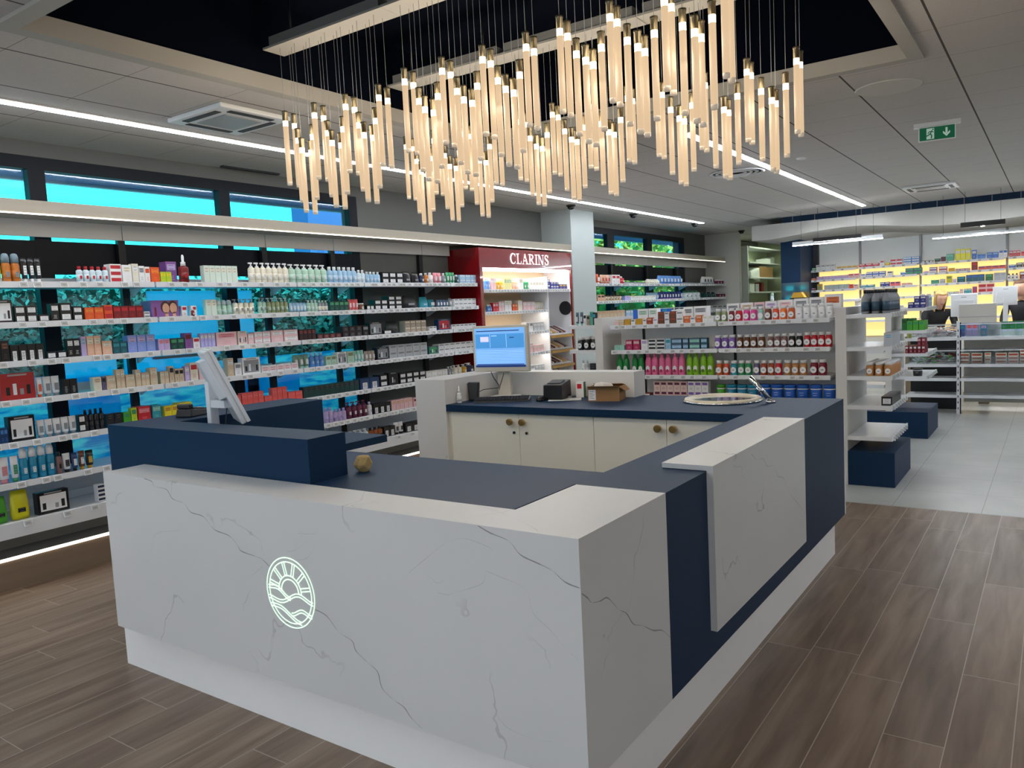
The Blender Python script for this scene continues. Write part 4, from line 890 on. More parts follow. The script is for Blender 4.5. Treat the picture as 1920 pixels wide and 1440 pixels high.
 ('H3', 'bottle', -0.694, -0.532, 3, 1, 0.1, 'white/navy', 'white capped medicine bottle'),
 ('H3', 'carton', -0.524, -0.422, 1, 1, 0.12, 'redd/white', 'garnet medicine box'),
 ('H4', 'carton', -1.77, -1.688, 1, 1, 0.065, 'greyt/olive', 'grey low medicine box'),
 ('H4', 'flat', -1.672, -1.384, 4, 1, 0.045, 'olive/white', 'thin olive medicine box'),
 ('H4', 'carton', -1.376, -1.321, 1, 1, 0.08, 'pinkp/greyt', 'pink-grey medicine box'),
 ('H4', 'carton', -1.313, -1.196, 2, 1, 0.08, 'teal/white', 'teal small medicine box'),
 ('H4', 'carton', -1.188, -1.118, 1, 1, 0.11, 'magd/purple', 'magenta medicine box'),
 ('H4', 'flat', -1.103, -0.866, 2, 2, 0.075, 'pinkp/redc', 'pink-banded stacked medicine box'),
 ('B1', 'carton', -1.07, -1.009, 1, 1, 0.16, 'blue/teal', 'blue card pack'),
 ('B1', 'carton', -0.991, -0.863, 2, 1, 0.17, 'lav/pinkc', 'lavender-pink pack'),
 ('B1', 'carton', -0.833, -0.755, 1, 1, 0.16, 'aqua/lilac', 'sky blue pack'),
 ('B1', 'carton', -0.601, -0.284, 4, 2, 0.09, 'greenm/blueb', 'green-blue pack'),
 ('B2', 'flat', -1.07, -0.953, 1, 3, 0.045, 'ivory/rust', 'cream rust-striped pack'),
 ('B2', 'flat', -0.935, -0.808, 1, 3, 0.045, 'ivory/rust', 'second pile cream rust-striped pack'),
 ('B2', 'carton', -0.784, -0.712, 1, 2, 0.07, 'ivory/orange', 'cream orange-faced pack'),
 ('B2', 'flat', -0.664, -0.535, 1, 3, 0.045, 'ivory/rust', 'third pile cream rust-striped pack'),
 ('B2', 'flat', -0.523, -0.407, 1, 3, 0.045, 'ivory/rust', 'fourth pile cream rust-striped pack'),
 ('B2', 'flat', -0.396, -0.282, 1, 4, 0.045, 'ivory/rust', 'tallest pile cream rust-striped pack'),
]
# =================================================================== PRODUCT FACTORY
CN = dict(lime=(178, 206, 40), white=(232, 232, 232), amber=(190, 112, 40), smoke=(120, 140, 150), black=(16, 16, 18), clear=(206, 222, 228), redc=(196, 22, 40), ivory=(226, 220, 200), grey=(140, 144, 148), orange=(222, 84, 30), orange2=(238, 130, 40),
 yellow=(232, 214, 40), purple=(130, 84, 150), lilac=(190, 170, 214), redd=(120, 18, 22), mint0=(214, 228, 214), palegreen=(170, 202, 182), paleblue=(156, 192, 218), navy=(24, 36, 74), pink=(222, 140, 150), green=(52, 150, 96), mint=(146, 206, 190), dgreen=(18, 62, 56),
 clearw=(198, 214, 214), olive=(134, 146, 104), pinkc=(240, 110, 112), brown=(104, 58, 34), teal=(44, 150, 164), blueg=(84, 110, 140), peach=(224, 178, 148), dteal=(20, 84, 96), periw=(126, 150, 214), lav=(178, 172, 226), pinkp=(226, 188, 190), dbrown=(38, 20, 20), ink=(26, 28, 34),
 taupe=(172, 156, 140), dblue=(28, 60, 104), redk=(168, 34, 34), beige=(206, 186, 156), violetg=(96, 88, 124), oliveg=(112, 140, 116), blueb=(84, 140, 206), silver=(184, 188, 192), greenb=(70, 164, 40), gold=(206, 158, 40), coral=(226, 92, 84), aqua=(30, 136, 170), rosew=(132, 96, 92),
 plum=(96, 24, 58), yellowg=(206, 200, 20), amberd=(150, 78, 26), blue=(28, 96, 190), navyb=(34, 44, 130), yellowp=(224, 220, 150), ochre=(200, 148, 30), rust=(170, 66, 30), orangeb=(204, 98, 34), magenta=(224, 70, 150), coralr=(224, 84, 50), orangev=(240, 120, 40), greyt=(176, 178, 180),
 magd=(174, 40, 88), slate=(60, 88, 108), violet=(130, 92, 176), greenm=(20, 132, 60), greend=(16, 92, 40), pinkb=(226, 110, 156), limeb=(130, 186, 30), limed=(84, 120, 20), tan=(186, 130, 76), maroon=(130, 24, 44), pinkw=(224, 196, 190), mintd=(90, 168, 140), yellowb=(226, 218, 20))
def cm(c):
    k = 'colour_'+c
    if k not in MAT: mat(k, CN[c], .38 if c not in ('black', 'ink') else .3)
    return MAT[k]
def labpanel(b, w, d, z0, z1, fw, c, ink, rows=3):
    y = -d/2-.0006; b.quad([(-w*fw/2, y, z0), (w*fw/2, y, z0), (w*fw/2, y, z1), (-w*fw/2, y, z1)], c)
    H = z1-z0
    for k in range(rows):
        zz = z1-H*(.2+.6*k/max(rows-1, 1)); l = w*fw*(.34, .28, .4)[k % 3]/1.0
        b.quad([(-l, y-.0003, zz-H*.035), (l, y-.0003, zz-H*.035), (l, y-.0003, zz+H*.035), (-l, y-.0003, zz+H*.035)], ink)
def cyl_label(b, r, z0, z1, c, n=16):
    b.lathe([(r+.0004, z0), (r+.0004, z1)], c, n=n)
PC = {}
def product(kind, w, h, c1, c2):
    w, h = round(w, 3), round(h, 3); key = (kind, w, h, c1, c2)
    if key in PC: return PC[key]
    A, B_ = cm(c1), cm(c2); ink = M_GRIN if c1 in ('black', 'ink', 'dbrown', 'navy', 'dgreen') else M_INK
    b = MB(); kids = []; r = w/2; d = w
    if kind in ('carton', 'flat', 'jarbox', 'labbox'):
        d = min(max(w, .04), .10); b.box(-w/2, w/2, -d/2, d/2, 0, h, A)
        if kind == 'carton': labpanel(b, w, d, h*.62, h*.88, .78, B_, ink, 2); labpanel(b, w, d, h*.14, h*.4, .6, A, B_, 3)
        elif kind == 'flat': labpanel(b, w, d, h*.25, h*.8, .9, B_, ink, 2)
        elif kind == 'jarbox': labpanel(b, w, d, h*.2, h*.78, .72, B_, M_GRIN, 3)
        else: labpanel(b, w, d, h*.05, h*.62, .5, B_, M_GRIN, 5)
    elif kind == 'kit':
        d = .06; b.box(-w/2, w/2, -d/2, d/2, 0, h, A); y = -d/2-.0006
        b.quad([(-w*.42, y, h*.12), (w*.42, y, h*.12), (w*.42, y, h*.86), (-w*.42, y, h*.86)], B_ if c1 not in ('redk',) else A)
        for k in range(4):
            u = -w*.3+k*w*.2; t = h*(.5, .62, .42, .55)[k]; cc = (M_DARK, M_WPL, M_GREYP, M_DARK)[k]
            b.quad([(u-w*.055, y-.001, h*.2), (u+w*.055, y-.001, h*.2), (u+w*.055, y-.001, t), (u-w*.055, y-.001, t)], cc)
        b.quad([(-w*.28, y-.001, h*.9), (w*.28, y-.001, h*.9), (w*.28, y-.001, h*.96), (-w*.28, y-.001, h*.96)], M_GRIN)
    elif kind == 'faces':
        d = .14; b.box(-w/2, w/2, -d/2, d/2, 0, h, A); y = -d/2-.0006; sk = mat('printed_skin', (206, 156, 128), .5); hr = mat('printed_hair', (70, 40, 34), .5)
        for u, s in ((.02, 1), (.3, 1.05)):
            b.lathe([(h*.36*s, y-.0005), (h*.36*s, y)], hr, cx=u*w-.004, cy=h*.6, n=18, sx=.8, axis='Y'); b.lathe([(h*.3*s, y-.001), (h*.3*s, y-.0005)], sk, cx=u*w, cy=h*.53, n=18, sx=.72, axis='Y')
            b.quad([(u*w-.012, y-.001, 0.002), (u*w+.02, y-.001, .002), (u*w+.014, y-.001, h*.3), (u*w-.008, y-.001, h*.3)], sk)
        b.quad([(-w*.4, y, h*.1), (-w*.33, y, h*.1), (-w*.33, y, h*.6), (-w*.4, y, h*.6)], cm('redd'))
    elif kind == 'flask':
        b.lathe([(r*.92, 0), (r, h*.03), (r, h*.58), (r*.85, h*.68), (r*.42, h*.82), (r*.38, h*.86)], A, n=20); cyl_label(b, r, h*.16, h*.5, cm('slate') if c1 == 'grey' else B_, 20); cyl_label(b, r+.0004, h*.1, h*.16, M_INK, 20)
        kids.append(('cap', MB().lathe([(r*.44, h*.85), (r*.44, h)], B_, n=16).mesh('cap')))
    elif kind in ('bottle', 'pump', 'spray', 'dropper'):
        hb = {'bottle': .8, 'pump': .78, 'spray': .68, 'dropper': .6}[kind]*h; nr = r*(.5 if kind != 'spray' else .8)
        b.lathe([(r*.9, 0), (r, h*.03), (r, hb*.86), (r*.9, hb*.93), (nr, hb)], A, n=16); cyl_label(b, r, hb*.2, hb*.62, B_ if (kind == 'pump' and c2 == 'ivory') or c2 in ('ivory', 'peach') else A)
        labpanel(b, w*1.0, d*1.0, hb*.3, hb*.55, .36, B_ if c2 != c1 else M_WPL, ink, 3)
        k = MB()
        if kind == 'bottle': k.lathe([(nr*1.05, hb), (nr*1.05, h*.98), (nr*.9, h)], cm(c2), n=14); kids.append(('cap', k.mesh('cap')))
        elif kind == 'pump':
            k.lathe([(nr, hb), (nr, hb+h*.05), (r*.2, hb+h*.06), (r*.2, h*.93)], cm(c2), n=12).box(-r*.9, r*.35, -r*.25, r*.25, h*.93, h, cm(c2)); kids.append(('pump_head', k.mesh('pump_head')))
        elif kind == 'spray': k.lathe([(r*.92, hb), (r*.92, h*.86), (r*.7, h*.97), (r*.35, h)], cm(c2), n=16); kids.append(('cap', k.mesh('cap')))
        else: k.lathe([(nr, hb), (nr, h*.74), (nr*.5, h*.76), (nr*.55, h*.94), (nr*.3, h)], M_WPL, n=14); kids.append(('dropper_bulb', k.mesh('dropper_bulb')))
    elif kind in ('tube', 'labtube'):
        ch_ = h*.16; n = 14; rings = []
        for z, sx, sy in ((ch_, .86, .72), (h*.45, .98, .66), (h*.75, 1, .42), (h, 1, .06)):
            rings.append([b.bm.verts.new((r*sx*math.cos(2*math.pi*k/n), r*sy*math.sin(2*math.pi*k/n), z)) for k in range(n)])
        i = b.mi(A)
        for j in range(3):
            for k in range(n):
                f = b.bm.faces.new([rings[j][k], rings[j][(k+1) % n], rings[j+1][(k+1) % n], rings[j+1][k]]); f.material_index = i; f.smooth = True
        b.bm.faces.new(rings[0][::-1]).material_index = i; b.bm.faces.new(rings[3]).material_index = i
        labpanel(b, w, d*.72, h*.3, h*.66, .5, cm('white') if kind == 'tube' and c1 != 'black' else B_, M_GRIN, 3)
        k = MB().lathe([(r*.62, 0), (r*.66, ch_)], cm(c2), n=14); kids.append(('cap', k.mesh('cap')))
    elif kind in ('jar', 'tub'):
        hb = h*(.8 if kind == 'jar' else .86); b.lathe([(r*.86, 0), (r*.97, h*.04), (r*.97, hb*.82), (r*.78, hb)] if kind == 'jar' else [(r*.88, 0), (r*.97, hb)], A, n=20)
        if kind == 'jar':
            b.lathe([(hb*.26, -r*.97-.0012), (hb*.26, -r*.97)], cm('white'), cy=hb*.45, n=16, sx=.9, axis='Y')
            b.quad([(-w*.16, -r-.0004, hb*.42), (w*.16, -r-.0004, hb*.42), (w*.16, -r-.0004, hb*.47), (-w*.16, -r-.0004, hb*.47)], M_INK)
        else:
            cyl_label(b, r*.965, hb*.86, hb*.93, M_WPL, 20); labpanel(b, w, w*.98, hb*.45, hb*.7, .5, A, M_WPL, 2)
        k = MB().lathe([(r*.84, hb), (r*.84, h*.99), (r*.8, h)] if kind == 'jar' else [(r, hb), (r, h*.98), (r*.95, h)], cm('white') if kind == 'jar' else A, n=20); kids.append(('lid', k.mesh('lid')))
    elif kind == 'wash':
        d = w*.8; rr = r*1.0
        b.lathe([(rr*.92, 0), (rr*1.02, h*.04), (rr*1.02, h*.6), (rr*.92, h*.7), (rr*.7, h*.8), (rr*.45, h*.84)], A, n=18, sy=.8)
        b.lathe([(rr*.72, -rr*.83-.003), (rr*.72, -rr*.7)], cm('white'), cy=h*.3, n=18, axis='Y', sx=.85, sy=1.25); b.lathe([(rr*.5, -rr*.83-.004), (rr*.5, -rr*.83-.003)], B_, cy=h*.2, n=18, axis='Y', sx=.9)
        k = MB().lathe([(rr*.48, h*.84), (rr*.52, h*.9), (rr*.46, h*.96), (rr*.2, h)], A, n=14); kids.append(('cap', k.mesh('cap')))
    elif kind == 'pouch':
        d = .07; n = 12
        rings = [[b.bm.verts.new((w/2*sx*math.copysign(abs(math.cos(t))**.6, math.cos(t)), d/2*sy*math.sin(t), z)) for t in [2*math.pi*k/n for k in range(n)]] for z, sx, sy in ((0, .9, .7), (h*.15, 1, 1), (h*.5, .98, .8), (h*.8, .9, .45), (h, .82, .08))]
        i = b.mi(A)
        for j in range(4):
            for k in range(n):
                f = b.bm.faces.new([rings[j][k], rings[j][(k+1) % n], rings[j+1][(k+1) % n], rings[j+1][k]]); f.material_index = i; f.smooth = True
        b.bm.faces.new(rings[0][::-1]).material_index = i; b.bm.faces.new(rings[4]).material_index = i
        labpanel(b, w, d, h*.25, h*.4, .4, B_, M_GRIN, 2)
    PC[key] = (b.mesh(kind, fix=True), kids, d); return PC[key]
NAMES = dict(flask='shampoo_bottle', carton='product_carton', flat='flat_carton', jarbox='jar_carton', labbox='labelled_carton', kit='gift_box', faces='gift_box', bottle='bottle', pump='pump_bottle', spray='spray_bottle', dropper='dropper_bottle', tube='tube', labtube='tube', jar='supplement_jar', tub='powder_tub', wash='wash_bottle', pouch='pouch')
CATS = dict(flask='bottle', carton='box', flat='box', jarbox='box', labbox='box', kit='gift box', faces='gift box', pump='pump bottle', spray='spray bottle', dropper='bottle', bottle='bottle', tube='tube', labtube='tube', jar='jar', tub='tub', wash='bottle', pouch='pouch')
SUR = {'W': 'cosmetic_carton', 'V': 'hygiene_carton', 'C': 'skincare_carton', 'G': 'supplement_carton', 'H': 'medicine_box', 'B': 'sweets_carton', 'E': 'boxed_product'}
def place(kind, w, h, c, loc, rz, label, group=None, jitter=.03, sk='E'):
    c1, c2 = c.split('/'); me, kids, d = product(kind, w, h, c1, c2)
    o = add(SUR[sk] if kind in ('carton', 'flat') else NAMES[kind], me, None, loc, rz+random.uniform(-jitter, jitter)); tag(o, label, CATS[kind], group)
    for nm, km in kids: add(nm, km, o)
    return o, d
ORD = ('top', 'second', 'third', 'fourth', 'fifth', 'sixth', 'base')
SURF = {}
for i, z in enumerate((2.01, 1.75, 1.50, 1.25, .98, .72, .47)): SURF['W%d' % (i+1)] = ('Y', -5.56, z, math.pi/2, ORD[i]+' window-wall shelf')
for i, z in enumerate((2.01, 1.75, 1.50)): SURF['V%d' % (i+1)] = ('Y', -5.56, z, math.pi/2, ORD[i]+' far-window shelf')
for i, z in enumerate((1.935, 1.672, 1.40, 1.13, .86)): SURF['C%d' % (i+1)] = ('Y', -5.56, z, math.pi/2, ORD[i]+' red-cabinet shelf')
for i, z in enumerate((1.462, 1.207, .952, .70)): SURF['G%d' % (i+1)] = ('X', 7.30, z, 0, ORD[i]+' gondola shelf')
SURF['G0'] = ('X', 7.52, 1.462, 0, 'top gondola shelf')
for i, z in enumerate((2.145, 1.965, 1.775, 1.585)): SURF['H%d' % (i+1)] = ('X', 15.36, z, 0, ORD[i]+' lit dispensary shelf')
SURF['B1'] = ('X', 11.95, 1.035, 0, 'upper bin'); SURF['B2'] = ('X', 11.95, .675, 0, 'lower bin')
prev = {}
labels_used = {}
for s, kind, a0, a1, n, st, h, c, desc in RUNS:
    ax, fp, z, rz, phrase = SURF[s]; w = (a1-a0)/n*.94
    if kind == 'dropper': w = min(w, .075)
    nb = prev.get(s, 'the shelf end' if s[0] != 'B' else 'the bin end'); prev[s] = 'the '+' '.join(desc.split()[-3:])
    base = '%s on the %s, next after %s' % (desc, phrase, nb)
    if len(base.split()) > 16: base = '%s on the %s, after %s' % (desc, phrase, nb)
    if len(base.split()) > 16: base = '%s on %s, after %s' % (desc, phrase, ' '.join(nb.split()[-2:]))
    for k in range(n):
        for j in range(st):
            lab = base
            if n*st > 1: grp = 'row of %s on the %s' % (desc, phrase)
            else: grp = None
            t = a0+(k+.5)*(a1-a0)/n
            ww = min(w, .12) if kind in ('bottle', 'pump', 'jar', 'tub', 'spray', 'wash') else w
            me, kids, d = product(kind, ww, h, *c.split('/'))
            off = .055 if kind == 'dropper' else 0
            if desc == 'tall purple display carton': off = -.08
            if ax == 'Y': loc = (fp-d/2+off, t, z+j*h)
            else: loc = (t, fp+d/2, z+j*h)
            place(kind, ww, h, c, loc, rz, lab, grp, .0 if ww > .05 or st > 1 else .02, s[0])
# =================================================================== SHELVING
tag_me = MB().box(-.027, .027, -.004, 0, -.024, .016, M_WPL).box(-.022, .022, -.005, -.004, -.019, .011, M_EINK).box(-.012, .012, -.0056, -.005, -.009, .001, M_GRIN).mesh('price_label')
def shelf_board(parent, x0, x1, y0, y1, z, face, labels, name='shelf', m=None, brackets=True, thick=.022):
    """a shelf board with a rail on its front edge; face is the direction it opens to; labels are positions along it"""
    b = MB().box(x0, x1, y0, y1, z-thick, z, m or M_SHELF)
    if face == '+X': b.box(x1, x1+.012, y0+.005, y1-.005, z-.034, z+.006, M_SHELF)
    elif face == '-X': b.box(x0-.012, x0, y0+.005, y1-.005, z-.034, z+.006, M_SHELF)
    else: b.box(x0+.005, x1-.005, y0-.012, y0, z-.034, z+.006, M_SHELF)
    sh = b.build(name, parent); sh.location = -Vector(parent.location)
    for t in labels:
        if face == '+X': q = add('price_label', tag_me, sh, (x1+.015, t, z-.012), math.pi/2)
        elif face == '-X': q = add('price_label', tag_me, sh, (x0-.015, t, z-.012), -math.pi/2)
        else: q = add('price_label', tag_me, sh, (t, y0-.015, z-.012), 0)
        q.rotation_euler.x = -.25
    return sh
br_me = MB().prism([(-.36, 0), (-.0, 0), (-.0, -.09), (-.05, -.10), (-.36, -.02)], 'Y', -.004, .004, M_SHELF)
def bracket(parent, root, x, y, z):
    b = MB().prism([(x, z-.022), (x+.16, z-.022), (x+.15, z-.032), (x+.03, z-.09), (x, z-.09)], 'Y', y-.003, y+.003, M_SHELF)
    b.build('bracket', parent)
LV = (2.01, 1.75, 1.50, 1.25, .98, .72)
rl = random.Random(11)
def wall_bay(y0, y1, lab, levels=LV, base=True, dens=None):
    r = thing('wall_shelving', lab, 'shelving unit', (WX+.04, (y0+y1)/2, 0)); o = -Vector(r.location)
    for nm, b in (('upright', MB().box(WX+.012, WX+.05, y0-.028, y0+.028, .2, 2.44, M_DARK)), ('header_panel', MB().box(WX+.05, WX+.07, y0+.004, y1-.004, 2.355, 2.472, M_PALE))):
        q = b.build(nm, r); q.location = o
    if base:
        q = MB().box(WX+.012, -5.51, y0, y1, .37, .468, M_SHELF).box(WX+.012, WX+.03, y0, y1, .47, .64, M_SHELFT).build('base_box', r); q.location = o
        for k in range(int((y1-y0)/.2)):
            t = y0+.1+k*.2+rl.uniform(-.04, .04)
            p = add('price_label', tag_me, q, (-5.497, t, .455), math.pi/2); p.rotation_euler.x = -.25
    # sparse low backing panels behind the goods, as in the photo
    n = (y1-y0)/.12
    for i, z in enumerate(levels):
        k = max(3, int((y1-y0)/(.085 if y0 > 4.6 else .14))); L_ = sorted(y0+.05+(y1-y0-.1)*(j+.5+rl.uniform(-.3, .3))/k for j in range(k))
        sh = shelf_board(r, WX+.05, -5.522, y0+.003, y1-.003, z, '+X', L_, m=M_SHELFT)
        bracket(sh, r, WX+.052, y0+.035, z)
    for z in (2.01, 1.25, .47):
        q = MB().box(WX+.05, WX+.058, y0+.02, y1-.02, z, z+.055, M_SHELFT).build('backing_strip', r); q.location = o
    return r
bays = ((.67, 2.0), (2.0, 3.33), (3.33, 4.66), (4.66, 5.48), (5.48, 6.80), (6.80, 7.30))
wn = ('nearest the camera, out of the frame', 'at the left edge, holding black and red gift boxes', 'holding the purple portrait gift box', 'holding the coral cartons', 'holding the silver-grey stacked cartons', 'narrow, against the red cabinet')
for (a, c_), t in zip(bays, wn): wall_bay(a, c_, 'white window-wall shelving bay '+t)
for (a, c_), t in zip(((10.12, 11.45), (11.45, 12.78), (12.78, 14.11), (14.11, 15.6)), ('just beyond the pillar', 'second beyond the pillar', 'third beyond the pillar with blue packs', 'at the far corner with dotted bottles')):
    wall_bay(a, c_, 'white far-window shelving bay '+t)
# pelmets over the wall shelving
for (a, c_, t) in ((-2.0, 9.45, 'long pale oak pelmet with warm light strip above the window-wall shelves'), (10.1, 15.55, 'pale oak pelmet with warm light strip beyond the pillar')):
    r = thing('light_pelmet', t, 'pelmet', (-5.7, a, 2.5)); o = -Vector(r.location)
    q = MB().box(WX+.002, -5.531, a, c_, 2.475, 2.505, M_OAK).box(-5.53, -5.50, a, c_, 2.458, 2.542, M_OAK).build('board', r); q.location = o
    q = MB().box(-5.508, -5.494, a, c_, 2.450, 2.457, M_LEDS).build('led_strip', r); q.location = o
# ---------------------------------------------------------------- red beauty cabinet
r = thing('red_display_cabinet', 'glossy red lit beauty cabinet with white CLARINS lettering against the pillar', 'display cabinet', (-5.7, 8.4, 0)); o = -Vector(r.location)
def RC(b, nm, par=r):
    q = b.build(nm, par); q.location = o if par is r else (0, 0, 0); return q
y0, y1, xf, xb = 7.33, 9.44, -5.50, WX+.01
RC(MB().box(xb, xf, y0, y0+.06, 0, 2.425, M_RED), 'side_panel'); RC(MB().box(xb, xf, y1-.03, y1, 0, 2.425, M_RED), 'side_panel')
hd = RC(MB().box(xb, xf, y0+.06, y1-.03, 2.195, 2.425, M_RED), 'header')
RC(MB().box(xb, xb+.02, y0+.06, y1-.03, .2, 2.195, mat('warm_back_panel', (232, 206, 170), .6)), 'back_panel')
RC(MB().box(xb+.02, xf-.02, y1-.038, y1-.031, .2, 2.19, M_WPL), 'lining'); RC(MB().box(xb+.02, xf-.03, y0+.061, y0+.068, .2, 2.19, M_WPL), 'lining'); RC(MB().box(xb+.02, xf-.01, 8.80, 8.82, .2, 2.10, M_WPL), 'divider'); RC(MB().box(xb+.02, xf-.02, y0+.06, y1-.03, 0, .2, M_RED), 'plinth')
RC(MB().box(-5.62, -5.54, y0+.08, y1-.05, 2.165, 2.19, mat('cabinet_led', (255, 250, 240), emit=16)), 'light_strip')
for i, z in enumerate((1.935, 1.672, 1.40, 1.13, .86)):
    ye = 9.40 if i == 0 else 8.80
    sh = shelf_board(r, xb+.03, xf-.015, y0+.062, ye, z, '+X', [y0+.12+k*.062 for k in range(int((ye-y0-.14)/.062))], m=M_WPL)
    if i: MB().box(-5.60, -5.55, y0+.08, ye-.02, z-.03, z-.023, mat('cabinet_led2', (255, 246, 236), emit=8)).build('shelf_light', sh)
RC(MB().box(xb+.02, xb+.05, 8.83, 9.40, 1.40, 1.90, mat('white_poster', (236, 230, 236), .5, emit=.15)), 'poster')
RC(MB().lathe([(.095, 9.385), (.095, 9.40)], M_DARK, cx=-5.60, cy=1.68, n=28, axis='Y'), 'round_mirror')
for i, z in enumerate((1.32, 1.12, .92, .72)):
    tr = RC(MB().prism([(xf-.30, z+.13), (xf-.02, z), (xf-.02, z-.02), (xf-.30, z+.10)], 'Y', 8.83, 9.40, M_WPL).prism([(xf-.02, z+.01), (xf+.01, z), (xf+.01, z-.03), (xf-.02, z-.03)], 'Y', 8.83, 9.40, M_BRASS), 'tester_tray')
    cs = ('redd', 'ink', 'beige', 'white', 'taupe', 'pinkp', 'gold')
    for k in range(9):
        yy = 8.87+k*.056; cc = cm(cs[(k*3+i) % 7])
        MB().hexa([(xf-.24, yy, z+.112), (xf-.06, yy, z+.03), (xf-.06, yy+.03, z+.03), (xf-.24, yy+.03, z+.112), (xf-.235, yy, z+.128), (xf-.055, yy, z+.046), (xf-.055, yy+.03, z+.046), (xf-.235, yy+.03, z+.128)], cc).build('makeup_tester', tr)
# serif capitals, drawn with thick and thin strokes
def letter(chx):
    T_, t_ = .15, .05; S = []
    if chx == 'C': S = [([(.62, .78), (.55, .93), (.38, .99), (.2, .92), (.09, .7), (.07, .5), (.09, .3), (.2, .09), (.4, .01), (.56, .08), (.64, .25)], [t_, .07, .09, .15, .19, .2, .19, .15, .08, .06, .05]), ([(.62, .72), (.62, .98)], t_)]
    if chx == 'L': S = [([(.17, 0), (.17, 1)], T_), ([(0, .025), (.6, .025)], t_), ([(0, .975), (.34, .975)], t_), ([(.57, 0), (.6, .28)], t_)]
    if chx == 'A': S = [([(.1, 0), (.36, 1)], t_), ([(.36, 1), (.64, 0)], T_), ([(.17, .32), (.55, .32)], t_), ([(0, .02), (.22, .02)], t_), ([(.48, .02), (.8, .02)], t_)]
    if chx == 'R': S = [([(.15, 0), (.15, 1)], T_), ([(0, .025), (.32, .025)], t_), ([(0, .975), (.38, .975)], t_), ([(.3, .975), (.5, .92), (.58, .75), (.5, .58), (.26, .5)], [t_, .12, .18, .12, t_]), ([(.32, .5), (.62, .02)], T_), ([(.56, .03), (.76, .03)], t_)]
    if chx == 'I': S = [([(.17, 0), (.17, 1)], T_), ([(0, .025), (.34, .025)], t_), ([(0, .975), (.34, .975)], t_)]
    if chx == 'N': S = [([(.1, 0), (.1, 1)], t_), ([(.1, 1), (.62, 0)], T_), ([(.65, 0), (.65, 1)], t_), ([(0, .025), (.24, .025)], t_), ([(0, .975), (.2, .975)], t_), ([(.52, .975), (.78, .975)], t_)]
    if chx == 'S': S = [([(.5, .76), (.42, .94), (.26, .99), (.1, .9), (.07, .74), (.16, .6), (.38, .46), (.5, .3), (.46, .1), (.28, .01), (.12, .08), (.04, .26)], [t_, .07, .1, .12, .15, .18, .2, .18, .13, .09, .06, t_]), ([(.5, .72), (.5, .97)], t_), ([(.05, .03), (.05, .28)], t_)]
    return S
b = MB(); yy = 7.95; H_ = .125; M_LET = mat('backlit_letter', (255, 255, 255), emit=1.4); zf = 2.25
for chx, adv in zip('CLARINS', (.72, .66, .78, .76, .40, .80, .56)):
    for pts, wd in letter(chx):
        sc_ = H_*1.0; W_ = [x*sc_*1.0 for x in wd] if isinstance(wd, list) else wd*sc_*1.0
        b.ribbon([(xf+.012, yy+u*sc_*1.38, zf+v*sc_) for u, v in pts], W_, (1, 0, 0), M_LET)
    yy += adv*H_*1.52
q = b.build('lettering', hd, fix=False)
# ---------------------------------------------------------------- middle gondola and its two end caps
r = thing('gondola_shelving', 'grey-white double-sided gondola shelving behind the island counter', 'shelving unit', (-2.7, 7.65, 0)); o = -Vector(r.location)
q = MB().box(-3.87, -1.6, 7.64, 7.68, 0, 1.50, M_WHITE).build('back_panel', r); q.location = o
for x in (-3.60, -2.62): q = MB().box(x-.012, x+.012, 7.625, 7.64, .1, 1.44, M_DARK).build('upright', r); q.location = o
q = MB().box(-3.87, -1.6, 7.25, 8.05, 0, .12, M_SHELF).build('base_plinth', r); q.location = o
for z in (1.462, 1.207, .952, .70):
    for a, c_ in ((-3.80, -2.665), (-2.655, -1.64)):
        shelf_board(r, a, c_, 7.262, 7.64, z, '-Y', [a+.06+k*.12+rl.uniform(-.03, .03) for k in range(int((c_-a)/.12))])
for z in (1.462, 1.0): shelf_board(r, -3.82, -1.64, 7.68, 8.05, z, '-Y', [], 'rear_shelf')
def end_cap(x0, x1, sx, y0, y1, zt, levels, lab, zb=0.0):
    r = thing('end_cap_shelving', lab, 'shelving unit', (x0, y0, 0)); o = -Vector(r.location)
    q = MB().box(x0, x1, y0, y1, zb, zt, M_PALE).build('end_panel', r); q.location = o
    xs, xe = (x1, x1+.345) if sx > 0 else (x0-.31, x0)
    for z in levels: shelf_board(r, xs, xe, y0+.01, y1-.01, z, '+X' if sx > 0 else '-X', [y0+.08+k*.11 for k in range(int((y1-y0)/.11))], thick=.034)
    return r
end_cap(-1.59, -1.50, 1, 7.215, 8.08, 1.55, (1.487, 1.206, .955, .70, .43), 'white end shelving facing the aisle with grey bottles on top, nearest of the two')
end_cap(-3.96, -3.87, -1, 7.215, 8.08, 1.55, (1.48, 1.22, .96, .70), 'white end shelving at the red-cabinet side, holding dark jars')
for (x0, x1, ya, yb, t) in ((-1.498, -1.125, 7.215, 8.08, 'near'), (-1.9, -1.187, 9.80, 10.70, 'far')):
    q = box_obj('display_plinth', x0, x1, ya, yb, 0, .30, M_BLUE, bev=.002); tag(q, 'dark blue %s display block on the grey tiles under end shelving' % ('low' if t == 'near' else 'second low, farther'), 'plinth')
end_cap(-1.62, -1.555, 1, 9.80, 10.70, 1.5, (1.475, 1.225, .965, .705), 'second white end shelving beyond, with green cartons', .302)
r = thing('gondola_shelving', 'second gondola shelving behind the first, mostly hidden', 'shelving unit', (-2.7, 10.2, 0)); o = -Vector(r.location)
q = MB().box(-3.6, -1.91, 10.2, 10.24, 0, 1.45, M_WALL).build('back_panel', r); q.location = o
for z in (1.43, 1.0, .6): shelf_board(r, -3.58, -1.64, 9.84, 10.2, z, '-Y', [])
